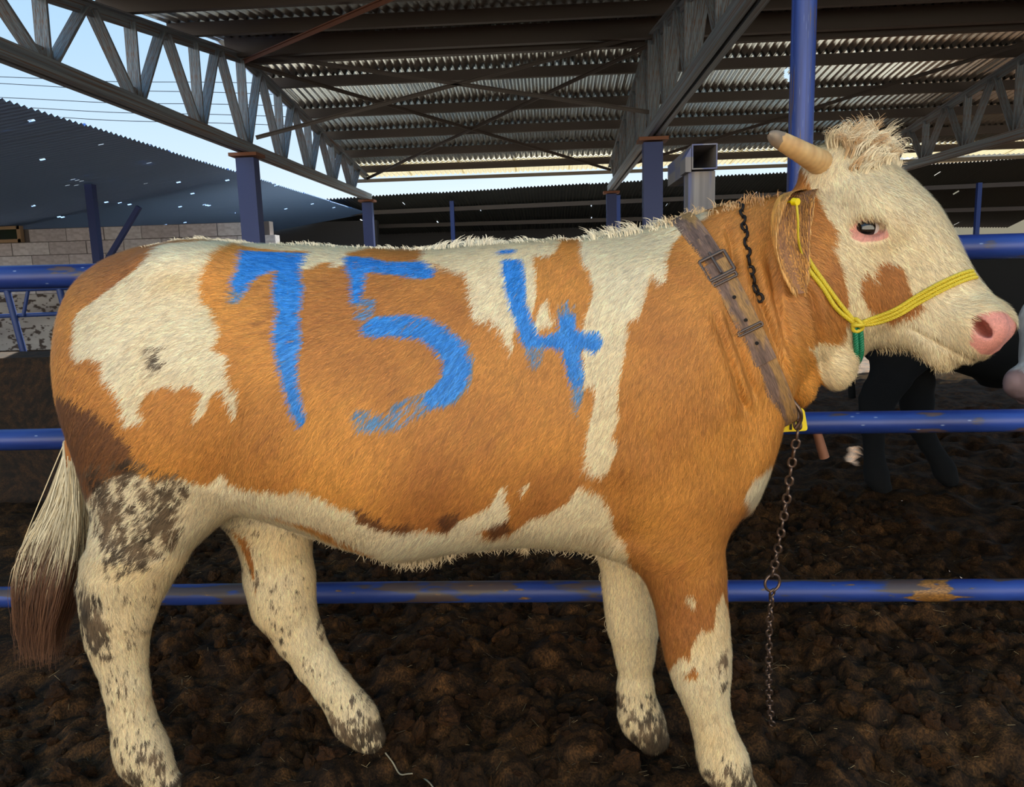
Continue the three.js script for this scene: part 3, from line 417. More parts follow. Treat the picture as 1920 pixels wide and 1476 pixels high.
{ // hair standing along the back and the crest of the neck
  const R = rng(19), H = ribbons();
  const strip = (x0, x1, n, l0, l1, col, lean, bump) => { for (let k = 0; k < n; k++) { const u = R(), x = lerp(x0, x1, u), z = MID + (R() - 0.5) * 0.12, root = drop(V3(x, 1.75, z), V3(0, -1, 0), 1); if (!root) continue; if (noise3(x * 60, z * 30, 2) < -0.25 && l1 > 0.02) continue; const l = lerp(l0, l1, R() ** 2.2) * (0.75 + 0.6 * noise3(x * 40, z * 20, 5)) * (bump ? Math.sin(Math.PI * clamp(u, 0.03, 0.97)) ** 0.7 : 1), lx = lean + (R() - 0.5) * 1.1 + 0.5 * noise3(x * 25, 3, z * 10); const p1 = root.clone().add(V3(lx * l * 0.3, l * 0.6, (R() - 0.4) * l * 0.3)), p2 = root.clone().add(V3(lx * l * 0.95, l * lerp(0.6, 1.0, R()), (R() - 0.4) * l * 0.5)); H.add([root.add(V3(0, -0.004, 0)), p1, p2], 0.0022, tone(col, lerp(0.82, 1.08, R())), 5); } };
  strip(-0.34, -0.10, 1500, 0.016, 0.034, [244, 230, 205], 0.5, true);
  strip(-1.0, -0.75, 700, 0.008, 0.016, [238, 222, 192], -0.8, false);
  strip(-0.7, 0.15, 1100, 0.006, 0.013, [240, 225, 198], -0.6, false);
  strip(0.10, 0.28, 700, 0.014, 0.034, [238, 220, 188], -0.5, false);
  strip(0.24, 0.46, 700, 0.014, 0.042, [222, 186, 140], -0.3, true);
  strip(0.40, 0.56, 300, 0.012, 0.03, [196, 146, 96], 0.1, false);
  H.build('mane', bull, 'pale hair standing up along the back and crest');
}
{ // fringe of the belly and beard of the chin
  const R = rng(23), H = ribbons(), B = ribbons();
  for (let k = 0; k < 1700; k++) { const x = lerp(-0.72, 0.17, R()), z = MID + (R() - 0.5) * 0.22, root = drop(V3(x, 0.35, z), V3(0, 1, 0), 0.6); if (!root || root.y > 0.8) continue; const l = lerp(0.012, 0.026, R()) * (x > -0.5 && x < -0.25 ? 1.35 : 1); H.add([root.clone().add(V3(0, 0.004, 0)), root.clone().add(V3((R() - 0.6) * 0.012, -l * 0.5, 0)), root.clone().add(V3((R() - 0.6) * 0.026, -l, (R() - 0.5) * 0.01))], 0.0022, tone([206, 182, 146], lerp(0.7, 1.05, R())), 4); }
  H.build('belly_fringe', bull, 'pale hair fringe hanging along the belly');
  for (let k = 0; k < 420; k++) { const t = lerp(0.36, 0.51, R()), s = lerp(-0.07, 0.085, R()), root = drop(headPoint(t, s, -0.32), HN, 0.3); if (!root) continue; const l = lerp(0.008, 0.022, R()); B.add([root.clone(), root.clone().add(V3(0.003, -l * 0.5, 0.002)), root.clone().add(V3((R() - 0.2) * 0.012, -l, 0.003))], 0.0016, tone([232, 206, 160], lerp(0.75, 1.05, R())), 4); }
  B.build('chin_hair', bull, 'short pale bristles under the chin');
}
{ // horns
  const hornMap = dataTexture(64, 256, (i, j) => { const u = j / 255, n = 0.5 + 0.5 * fbm(i * 0.12, j * 0.04, 3, 3) * 1.6, c = u < 0.8 + 0.1 * n ? mix3([214, 176, 122], [186, 142, 92], n * 0.9) : mix3([150, 128, 104], [112, 96, 84], n); return c.map((v) => v * (1 + 0.02 * Math.sin(j * 0.35))); });
  const material = new THREE.MeshStandardMaterial({ name: 'horn', map: hornMap, roughness: 0.55 });
  const horn = (P, r0) => { const cu = curveOf(P), g = new THREE.TubeGeometry(cu, 40, 1, 18, false), p = g.attributes.position, c = V3(); const uv = []; for (let i = 0; i < p.count; i++) { const k = Math.floor(i / 19), u = k / 40; cu.getPointAt(u, c); const r = r0 * (1 - 0.42 * u) * Math.sqrt(Math.max(0.02, 1 - Math.pow(u, 14))) * (1 + 0.03 * Math.sin(k * 1.9) * (1 - u)); p.setXYZ(i, c.x + (p.getX(i) - c.x) * r, c.y + (p.getY(i) - c.y) * r, c.z + (p.getZ(i) - c.z) * r); uv.push((i % 19) / 18, u); } g.setAttribute('uv', new THREE.Float32BufferAttribute(uv, 2)); g.computeVertexNormals(); return g; };
  const b = headPoint(-0.012, 0.085, -0.055), tip = V3(0.482, 1.620, 0.215), mid = b.clone().lerp(tip, 0.55).add(V3(0.0, -0.006, 0.02));
  part('horn', horn([b, mid, tip], 0.031), material, bull, 'short pale horn with a grey tip');
  const m = (p) => { const [t, s, h] = toHead(p.x, p.y, p.z); return headPoint(t, -s, h); };
  part('horn', horn([m(b), m(mid), m(tip)], 0.031), material, bull);
}
{ // ears: cupped leaves with thickness
  const wide = (u) => Math.pow(Math.sin(Math.PI * clamp(0.04 + 0.94 * u)), 0.62), open = (u) => lerp(2.0, 1.05, smooth(0, 0.8, u));
  const onEar = (cu, side, cup, w, u, v, lift = 0) => { const r = w * wide(u), m = open(u), f = v * m, q = cu.getPoint(u); return q.addScaledVector(side, (r - lift) * Math.sin(f) / Math.sin(Math.min(m, 1.571))).addScaledVector(cup, (r - lift) * (Math.cos(m) * 0.6 - Math.cos(f))); };
  const ear = (mid, side, cup, w, c0, c1) => {
    const cu = curveOf(mid), nu = 26, nv = 18, P = [], C = [], I = [];
    for (let layer = 0; layer < 2; layer++) for (let i = 0; i <= nu; i++) for (let j = 0; j <= nv; j++) {
      const u = i / nu, v = j / nv * 2 - 1, q = onEar(cu, side, cup, w, u, v, layer ? 0.006 * (1 - v * v) : 0);
      P.push(q.x, q.y, q.z); C.push(...(layer ? tone(c1, 0.9 + 0.2 * hash3(i, j, 1)) : tone(c0, 0.85 + 0.3 * hash3(i, j, 2))));
      if (i < nu && j < nv) { const a = layer * (nu + 1) * (nv + 1) + i * (nv + 1) + j, b = a + nv + 1; if (layer) I.push(a, a + 1, b, b, a + 1, b + 1); else I.push(a, b, a + 1, b, b + 1, a + 1); }
    }
    const g = new THREE.BufferGeometry(); g.setAttribute('position', new THREE.Float32BufferAttribute(P, 3)); g.setAttribute('color', new THREE.Float32BufferAttribute(C, 3)); g.setIndex(I); g.computeVertexNormals(); return g;
  };
  const material = new THREE.MeshStandardMaterial({ name: 'ear', vertexColors: true, roughness: 0.8, side: THREE.DoubleSide });
  const midrib = [headPoint(0.0, 0.07, -0.11), V3(0.548, 1.478, 0.235), V3(0.532, 1.405, 0.262), V3(0.542, 1.335, 0.258), V3(0.556, 1.272, 0.245)], side = V3(0.81, 0.06, -0.58).normalize(), cup = V3(0.58, 0.05, 0.81).normalize();
  const near = part('ear', ear(midrib, side, cup, 0.056, C_BROWN, [150, 104, 74]), material, bull, 'drooping brown ear with a dark inside');
  const m = (p) => { const [t, s, h] = toHead(p.x, p.y, p.z); return headPoint(t, -s, h); }, md = (d) => { const a = d.dot(HA), b = d.dot(HS), c = d.dot(HN); return V3().addScaledVector(HA, a).addScaledVector(HS, -b).addScaledVector(HN, c); };
  part('ear', ear([V3(0.80, 1.545, -0.01), V3(0.845, 1.575, -0.045), V3(0.862, 1.60, -0.06), V3(0.868, 1.622, -0.065)], V3(0.55, -0.8, 0.2).normalize(), V3(0.4, 0.3, 0.86), 0.03, C_BROWN, [150, 104, 78]), material, bull);
  // hair over the rim of the near ear
  const R = rng(31), H = ribbons(), cu = curveOf(midrib);
  for (let k = 0; k < 4200; k++) { const u = R() * 0.97, inner = R() < 0.6, v = inner ? (R() * 2 - 1) * 0.97 : lerp(-1, 1, R() < 0.75 ? R() * 0.12 : 1 - R() * 0.12), p = onEar(cu, side, cup, 0.056, u, v, inner ? 0.006 : 0), t = cu.getTangent(u), l = lerp(0.008, 0.02, R()), n = cup.clone().multiplyScalar(0.3).addScaledVector(side, v * 0.3 + (R() - 0.5) * 0.3); H.add([p, p.clone().addScaledVector(t, l * 0.6).addScaledVector(n, l * 0.3), p.clone().addScaledVector(t, l).addScaledVector(n, l * 0.35)], 0.0022, tone(mix3(C_BROWN, inner ? [120, 80, 54] : C_WHITE, R() * (inner ? 0.6 : 0.3)), lerp(0.75, 1.08, R())), 4); }
  const hm = H.build('ear_hair', near); hm.userData.label = 'brown hair on the rim of the ear';
}
{ // eyes
  const white = new THREE.MeshPhysicalMaterial({ name: 'eye_white', color: 0xd8cfd0, roughness: 0.15, clearcoat: 1, clearcoatRoughness: 0.03 }), dark = new THREE.MeshPhysicalMaterial({ name: 'eye_dark', color: 0x0d0b0c, roughness: 0.08, clearcoat: 1, clearcoatRoughness: 0.02 });
  for (const s of [1, -1]) {
    const c = headPoint(0.166, s * 0.092, -0.078), g = HS.clone().multiplyScalar(s).addScaledVector(HA, -0.12).addScaledVector(HN, -0.12).normalize();
    const e = new THREE.Mesh(new THREE.SphereGeometry(0.033, 32, 24), white); e.name = 'eyeball'; e.castShadow = e.receiveShadow = true; e.position.copy(c); e.quaternion.setFromUnitVectors(V3(0, 1, 0), g); e.userData.label = 'dark glossy eye with a white corner'; bull.add(e);
    const iris = new THREE.SphereGeometry(0.0335, 32, 16, 0, Math.PI * 2, 0, 0.98); iris.translate(0, 0.0008, 0); part('iris', iris, dark, e);
  }
}
{ // tail: dock behind the thigh, long switch
  const skin = new THREE.MeshStandardMaterial({ name: 'tail_skin', color: new THREE.Color().setRGB(...lin(...C_DEEP)), roughness: 0.8 });
  const t = part('tail', tube([[-1.19, 1.33, MID], [-1.235, 1.27, 0.045], [-1.268, 1.17, 0.02], [-1.295, 1.0, 0.0], [-1.325, 0.86, -0.005], [-1.35, 0.72, -0.005]], 0.02, 40, 10), skin, bull, 'tail with a long white and dung-brown switch');
  const R = rng(53), H = ribbons();
  for (let k = 0; k < 4600; k++) {
    const u = R(), root = V3(lerp(-1.318, -1.352, u), lerp(0.92, 0.66, u), -0.005).add(V3((R() - 0.5) * 0.03, 0, (R() - 0.5) * 0.03)), end = lerp(0.45, 1.16, R() ** 0.9), sx = (R() - 0.5), sz = (R() - 0.5);
    const at = (f) => { const y = lerp(root.y, 0.345, f), g = clamp((0.9 - y) / 0.56), cx = lerp(-1.322, -1.475, Math.pow(g, 1.25)), w = 0.02 + 0.13 * Math.sin(Math.PI * clamp(g * 0.75 + 0.08)); return V3(lerp(root.x, cx + sx * w, smooth(0, 0.45, f)), y, lerp(root.z, sz * w, smooth(0, 0.45, f))); };
    const cut = rng(k); for (let q = 0; q < 1; q++) { const P = [0, 0.3, 0.55, 0.8, 1].map((f, i) => at(f * end).add(V3((cut() - 0.5) * 0.012 * i * 0.5, 0, (cut() - 0.5) * 0.01 * i * 0.5))); const m = R(), k2 = lerp(0.75, 1.1, R()), yb = lerp(0.52, 0.68, R()); H.add(P, 0.003, (v) => tone(mix3(mix3([238, 222, 188], [204, 178, 134], m * 0.8), mix3([78, 50, 36], [116, 78, 54], m), smooth(yb + 0.04, yb - 0.04, v.y)), k2), 9); }
  }
  H.build('tail_switch', t);
}
// ---------- tack ----------
function surfaceRing(center, e1, e2, n, lift, field = bullField) {     // closed loop where a plane cuts the animal, found from inside outwards
  const out = []; for (let i = 0; i < n; i++) { const a = i / n * Math.PI * 2, d = e1.clone().multiplyScalar(Math.cos(a)).addScaledVector(e2, Math.sin(a)); let t = 0.02; for (; t < 0.6; t += 0.002) { const q = center.clone().addScaledVector(d, t); if (field(q.x, q.y, q.z) > 0) break; } out.push(center.clone().addScaledVector(d, t + lift)); } return out;
}
function rope(P, r, turns, closed = false, seg = 200, strands = 3) {   // twisted strands
  const cu = new THREE.CatmullRomCurve3(P, closed, 'centripetal'), f = cu.computeFrenetFrames(seg, closed), G = [];
  for (let k = 0; k < strands; k++) { const Q = []; for (let i = 0; i <= seg - (closed ? 1 : 0); i++) { const u = i / seg, a = u * turns * Math.PI * 2 + k / strands * Math.PI * 2, p = cu.getPointAt(u); Q.push(p.addScaledVector(f.normals[i], Math.cos(a) * r * 0.52).addScaledVector(f.binormals[i], Math.sin(a) * r * 0.52)); } G.push(tube(Q, r * 0.52, seg, 6, closed)); }
  return mergeGeometries(G);
}
const yellowRope = new THREE.MeshStandardMaterial({ name: 'yellow_cord', color: new THREE.Color().setRGB(...lin(212, 186, 52)), roughness: 0.5 }), greenRope = new THREE.MeshStandardMaterial({ name: 'green_cord', color: new THREE.Color().setRGB(...lin(30, 120, 86)), roughness: 0.5 });
const out = (p, d) => { const e = 0.004, g = V3(bullField(p.x + e, p.y, p.z) - bullField(p.x - e, p.y, p.z), bullField(p.x, p.y + e, p.z) - bullField(p.x, p.y - e, p.z), bullField(p.x, p.y, p.z + e) - bullField(p.x, p.y, p.z - e)).normalize(); return p.clone().addScaledVector(g, d - bullField(p.x, p.y, p.z)); };
{ // halter
  const h = thing('rope_halter', 'yellow twisted rope halter with a green chin cord on the bull', 'halter');
  const knot = V3(0.695, 1.197, 0.189), top = V3(0.924, 1.301, 0.233);
  const cheek = [[0.575, 1.46, 0.15], [0.56, 1.41, 0.18], [0.563, 1.367, 0.193], [0.579, 1.33, 0.207], [0.607, 1.288, 0.215], [0.646, 1.239, 0.208], [0.695, 1.197, 0.189]].map((p) => V3(...p));
  for (const [dx, dy] of [[-0.0045, -0.0045], [0.0045, 0.0045]]) part('cheek_rope', rope(cheek.map((p, i) => out(p.clone().add(V3(dx, dy, 0).multiplyScalar(i === 6 ? 0.2 : 1)), 0.006)), 0.0052, 26), yellowRope, h);
  // nose band: a ring round the muzzle through the knot
  const c = headPoint(0.31, 0, -0.12), e1 = top.clone().sub(knot).normalize(), e2 = HS.clone().addScaledVector(e1, -HS.dot(e1)).normalize(), n = V3().crossVectors(e1, e2).normalize(); c.addScaledVector(n, knot.clone().sub(c).dot(n));
  for (const k of [-1, 0, 1]) { const L = surfaceRing(c.clone().addScaledVector(n, k * 0.0085), e1, e2, 80, 0.007, headField), far = L.slice(44, 77).filter((p) => p.clone().sub(knot).dot(e1) > -0.004), arc = far.concat([[0.924, 1.301, 0.233], [0.894, 1.295, 0.243], [0.851, 1.276, 0.242], [0.812, 1.251, 0.228], [0.773, 1.224, 0.216], [0.735, 1.206, 0.195], [0.697, 1.197, 0.189]].map((p, i) => out(V3(...p).addScaledVector(n, k * (i === 6 ? 0.003 : 0.0085)), 0.006))); part('nose_rope', rope(arc, 0.0046, 48, false, 260), yellowRope, h); }
  const K = []; for (let i = 0; i < 3; i++) K.push(new THREE.TorusGeometry(0.011, 0.0048, 8, 18).rotateX(0.5 + i).rotateY(i * 0.9).translate(0, (i - 1) * 0.005, 0.006)); part('knot', mergeGeometries(K).translate(...out(knot, 0.006).toArray()), yellowRope, h);
  const green = [V3(0.695, 1.195, 0.197), V3(0.703, 1.165, 0.188), V3(0.712, 1.13, 0.17), V3(0.725, 1.10, 0.12), V3(0.74, 1.09, 0.06)];
  for (const d of [-0.006, 0.006]) part('chin_rope', rope(green.map((p) => p.clone().add(V3(d, 0, 0))), 0.0065, 10, false, 80), greenRope, h, 'green chin cord');
  part('ear_cord', rope([[0.530, 1.468, 0.268], [0.534, 1.43, 0.27], [0.54, 1.395, 0.255], [0.556, 1.365, 0.225], [0.574, 1.335, 0.214]].map((p) => V3(...p)), 0.0028, 24), yellowRope, h, 'thin yellow cord');
}
{ // ear tag
  const yellow = new THREE.MeshStandardMaterial({ name: 'yellow_plastic', color: new THREE.Color().setRGB(...lin(240, 208, 16)), roughness: 0.4 });
  const t = thing('ear_tag', 'small yellow plastic button tag in the near ear of the bull', 'ear tag', [0.529, 1.469, 0.266]); t.rotation.set(0.1, 0.5, 0.15);
  part('button', new THREE.CylinderGeometry(0.0075, 0.0085, 0.013, 18).rotateX(Math.PI / 2), yellow, t); part('pin', new THREE.CylinderGeometry(0.003, 0.003, 0.03, 8).rotateX(Math.PI / 2).translate(0, 0, -0.015), yellow, t);
  // leather collar
  const leatherMap = dataTexture(512, 128, (i, j) => { const n = fbm(i * 0.02, j * 0.05, 1, 4), m = fbm(i * 0.12, j * 0.3, 5, 3), y = smooth(0.02, 0.3, fbm(i * 0.015, j * 0.02, 9, 3)); const c = mix3(mix3([126, 98, 84], [88, 66, 56], clamp(0.5 + n)), [160, 118, 62], y * 0.75); return c.map((v) => v * (1 + 0.35 * m)); });
  const leather = new THREE.MeshStandardMaterial({ name: 'old_leather', map: leatherMap, roughness: 0.7, bumpMap: leatherMap, bumpScale: 0.0015 }), iron = new THREE.MeshStandardMaterial({ name: 'dull_iron', color: 0x6b5c55, metalness: 0.8, roughness: 0.5 });
  const k = thing('neck_collar', 'wide worn brown leather collar buckled round the neck of the bull', 'collar');
  const a = V3(0.35, 1.379, 0), b = V3(0.53, 1.0, 0), e1 = b.clone().sub(a).normalize(), e2 = V3(0, 0, 1), c = a.clone().lerp(b, 0.45).setZ(MID), n = V3().crossVectors(e1, e2).normalize(), N = 120;
  const ring = (lift) => { const P = surfaceRing(c, e1, e2, N, lift); for (let it = 0; it < 3; it++) { const Q = P.map((p, i) => p.clone().multiplyScalar(2).add(P[(i + 1) % N]).add(P[(i + N - 1) % N]).multiplyScalar(0.25)); P.splice(0, N, ...Q); } return P; };
  const strap = (lift, i0, i1, w, th) => { // flat strap on ring indices i0..i1
    const P = ring(lift), V = [], U = [], I = [], m = i1 - i0; for (let i = 0; i <= m; i++) { const p = P[(i0 + i + N) % N], o = p.clone().sub(c); o.addScaledVector(n, -o.dot(n)).normalize(); const q = [p.clone().addScaledVector(n, w / 2), p.clone().addScaledVector(n, w / 2).addScaledVector(o, th), p.clone().addScaledVector(n, -w / 2).addScaledVector(o, th), p.clone().addScaledVector(n, -w / 2)]; q.forEach((v, j) => { V.push(v.x, v.y, v.z); U.push(i * 0.02, j === 1 || j === 0 ? 0.05 : 0.95); }); if (i) for (let j = 0; j < 4; j++) { const A = (i - 1) * 4 + j, B = (i - 1) * 4 + (j + 1) % 4; I.push(A, B, A + 4, B, B + 4, A + 4); } }
    if (m < N) { I.push(0, 2, 1, 0, 3, 2); const z = m * 4; I.push(z, z + 1, z + 2, z, z + 2, z + 3); }
    const g = new THREE.BufferGeometry(); g.setAttribute('position', new THREE.Float32BufferAttribute(V, 3)); g.setAttribute('uv', new THREE.Float32BufferAttribute(U, 2)); g.setIndex(I); const f = g.toNonIndexed(); f.computeVertexNormals(); return f;
  };
  // index 0 is down the neck (e1), N/4 faces the camera
  part('strap', strap(0.004, 0, N, 0.052, 0.005), leather, k);
  part('strap_end', strap(0.0095, 22, 44, 0.052, 0.005), leather, k, 'upper layer of the strap with holes');
  const P = ring(0.016), at = (i) => { const p = P[(i + N) % N], t = P[(i + 1 + N) % N].clone().sub(P[(i - 1 + N) % N]).normalize(); return [p, t]; };
  for (const i of [26, 31, 36]) { const [p, t] = at(i), o = p.clone().sub(c).normalize(); const h = new THREE.CylinderGeometry(0.004, 0.004, 0.003, 12); h.applyQuaternion(new THREE.Quaternion().setFromUnitVectors(V3(0, 1, 0), o)); part('eyelet', h.translate(p.x, p.y, p.z), new THREE.MeshStandardMaterial({ name: 'hole', color: 0x120c0a, roughness: 0.9 }), k); }
  const frame = (i, w, l, r) => { const [p, t] = at(i), o = p.clone().sub(c); o.addScaledVector(t, -o.dot(t)).normalize(); const q = [[w, l], [-w, l], [-w, -l], [w, -l]].map(([x, y]) => p.clone().addScaledVector(n, x).addScaledVector(t, y)); return mergeGeometries(q.map((v, j) => tube([v, v.clone().lerp(q[(j + 1) % 4], 0.5), q[(j + 1) % 4]], r, 6, 8))); };
  part('buckle', frame(43, 0.03, 0.026, 0.0038), iron, k, 'rusty wire buckle'); part('keeper', frame(40, 0.028, 0.005, 0.003), iron, k); part('keeper', frame(29, 0.028, 0.004, 0.003), iron, k);
  const [pt, tt] = at(46); part('buckle_tongue', tube([pt, pt.clone().addScaledVector(tt, -0.03), pt.clone().addScaledVector(tt, -0.06)], 0.003, 6, 8), iron, k);
  // yellow plate hanging from the collar
  const sh = new THREE.Shape(); sh.moveTo(-0.026, 0.028); sh.lineTo(0.014, 0.03); sh.quadraticCurveTo(0.02, 0.028, 0.022, 0.02); sh.lineTo(0.029, -0.016); sh.quadraticCurveTo(0.03, -0.024, 0.022, -0.024); sh.lineTo(-0.028, -0.026); sh.closePath();
  const plate = new THREE.ExtrudeGeometry(sh, { depth: 0.003, bevelEnabled: true, bevelSize: 0.001, bevelThickness: 0.001, bevelSegments: 1 }).translate(0.576, 0.966, 0.15);
  part('number_plate', plate, yellow, k, 'yellow plastic plate at the bottom of the collar');
  const spots = new THREE.MeshStandardMaterial({ name: 'plate_marks', color: 0x2a2012, roughness: 0.8 }); for (const [x, w] of [[0.566, 0.006], [0.582, 0.005]]) part('plate_print', new THREE.BoxGeometry(w, 0.022, 0.0012).translate(x, 0.956, 0.1545), spots, k);

  // chains
  const link = (L, r) => { const s = [], h = L * 0.5 - r * 1.6, w = L * 0.24; for (let i = 0; i <= 24; i++) { const a = i / 24 * Math.PI * 2; s.push(V3(Math.cos(a) * w, Math.sin(a) * w + Math.sign(Math.sin(a)) * (h - w) * Math.min(1, Math.abs(Math.sin(a)) * 3), 0)); } s.pop(); return new THREE.TubeGeometry(new THREE.CatmullRomCurve3(s, true), 26, r, 6, true); };
  const chainIron = new THREE.MeshStandardMaterial({ name: 'chain_iron', color: 0x7a6458, metalness: 0.85, roughness: 0.42 }), dullChain = new THREE.MeshStandardMaterial({ name: 'dark_chain', color: 0x2c2624, metalness: 0.7, roughness: 0.6 });
  const chainOn = (t, pts, L, r, m) => { const cu = curveOf(pts), n = Math.round(cu.getLength() / (L * 0.72)), g = link(L, r), R = rng(9); for (let i = 0; i < n; i++) { const u = (i + 0.5) / n, p = cu.getPointAt(u), d = cu.getTangentAt(u), e = new THREE.Mesh(g, m); e.name = 'link'; e.castShadow = e.receiveShadow = true; e.position.copy(p); e.quaternion.setFromUnitVectors(V3(0, 1, 0), d).multiply(new THREE.Quaternion().setFromAxisAngle(V3(0, 1, 0), (i % 2 ? 0.85 : -0.75) + (R() - 0.5) * 0.5)); t.add(e); } };
  const ch = thing('tether_chain', 'rusty twisted chain hanging from the collar to the mud', 'chain');
  const ringAt = V3(0.552, 0.53, 0.085);
  chainOn(ch, [V3(0.565, 1.0, 0.185), V3(0.573, 0.95, 0.185), V3(0.568, 0.88, 0.17), V3(0.562, 0.74, 0.14), ringAt.clone().add(V3(0.0, 0.018, 0))], 0.034, 0.0034, chainIron);
  chainOn(ch, [ringAt.clone().add(V3(0, -0.018, 0.002)), V3(0.56, 0.4, 0.04), V3(0.575, 0.24, -0.01), V3(0.588, 0.16, -0.05), V3(0.605, 0.07, -0.09), V3(0.62, 0.0, -0.12)], 0.034, 0.0034, chainIron);
  part('ring', new THREE.TorusGeometry(0.022, 0.0036, 10, 36).rotateY(0.35).translate(...ringAt.toArray()), chainIron, ch, 'round iron ring in the chain');
  part('swivel', tube([V3(0.552, 1.028, 0.20), V3(0.571, 1.0, 0.205), V3(0.576, 0.975, 0.195), V3(0.567, 0.955, 0.188)], 0.0045, 24, 8), chainIron, ch);
  const nc = thing('neck_chain', 'dark chain lying in the neck folds behind the ear of the bull', 'chain');
  chainOn(nc, [[0.452, 1.49, 0.09], [0.45, 1.468, 0.117], [0.445, 1.419, 0.164], [0.444, 1.358, 0.197], [0.452, 1.298, 0.218], [0.46, 1.25, 0.225]].map((p) => out(V3(...p), 0.002)), 0.03, 0.0036, dullChain);
}
// ---------- the setting ----------
function structure(o, label, category) { o.userData.kind = 'structure'; o.userData.label = label; o.userData.category = category; return o; }
function bar(a, b, w, h, up = V3(0, 1, 0)) { // box between two points, w across, h along up
  a = a.isVector3 ? a : V3(...a); b = b.isVector3 ? b : V3(...b); const d = b.clone().sub(a), l = d.length(); d.normalize(); const x = V3().crossVectors(d, up); if (x.lengthSq() < 1e-6) x.set(1, 0, 0); x.normalize(); const y = V3().crossVectors(x, d);
  return new THREE.BoxGeometry(w, h, l).applyMatrix4(new THREE.Matrix4().makeBasis(x, y, d.clone().negate())).translate((a.x + b.x) / 2, (a.y + b.y) / 2, (a.z + b.z) / 2);
}
function angleBar(a, b, w, up, t = 0.012) { // rolled angle: two flanges, so that the light catches it like steel
  return mergeGeometries([bar(a, b, t, w, up), bar(a, b, w, t, up).translate(0, w / 2 - t / 2, 0)]);
}
// mud
const lump = (x, z, s, r, seed) => { const gx = Math.floor(x / s), gz = Math.floor(z / s); let b = 0; for (let i = -1; i <= 1; i++) for (let j = -1; j <= 1; j++) { const cx = (gx + i + hash3(gx + i, gz + j, seed)) * s, cz = (gz + j + hash3(gx + i, gz + j, seed + 1)) * s, rr = r * (0.45 + 0.75 * hash3(gx + i, gz + j, seed + 2)), d = ((x - cx) ** 2 + (z - cz) ** 2) / (rr * rr); if (d < 1) b = Math.max(b, Math.sqrt(1 - d) * rr); } return b; };
function mud(x, z) {
  const near = smooth(-7, -2, z), wx = x + 0.03 * noise3(x * 9, 1, z * 9), wz = z + 0.03 * noise3(x * 9, 5, z * 9);
  let h = -0.035 + 0.05 * fbm(x * 0.9, 3, z * 0.9, 3) + (0.05 * fbm(x * 5, 1, z * 5, 3) + 0.4 * lump(wx, wz, 0.16, 0.08, 3) + 0.35 * lump(wx, wz, 0.07, 0.034, 8) + 0.022 * fbm(x * 22, 2, z * 22, 3)) * lerp(0.5, 1, near);
  h += 0.05 * smooth(0.35, 0, Math.hypot((x - 1.05) / 2.0, z + 0.25)) + 0.03 * smooth(0.5, 0, Math.hypot(x + 0.45, z + 0.35));
  return Math.min(h, 0.10);
}
const mudMap = dataTexture(1024, 1024, (i, j) => { const u = i / 1024 * Math.PI * 2, v = j / 1024 * Math.PI * 2, X = Math.cos(u) * 6, Y = Math.sin(u) * 6, Z = Math.cos(v) * 6, W = Math.sin(v) * 6; const n = fbm(X + Z * 0.7, Y + W * 0.7, Z - Y * 0.3, 5), m = noise3((i % 1024) * 0.35, j * 0.35, 3), s = hash3(i, j, 1) > 0.975 ? 1 : 0; const c = mix3([84, 55, 28], [34, 22, 12], clamp(0.5 + n * 1.2)); const k = 1 + 0.4 * m; return mix3([c[0] * k, c[1] * k, c[2] * k], [140, 104, 54], s * 0.6); });
const mudMaterial = new THREE.MeshPhysicalMaterial({ name: 'trodden_mud', map: mudMap, roughness: 0.8, specularIntensity: 0.35, bumpMap: mudMap, bumpScale: 0.012 });
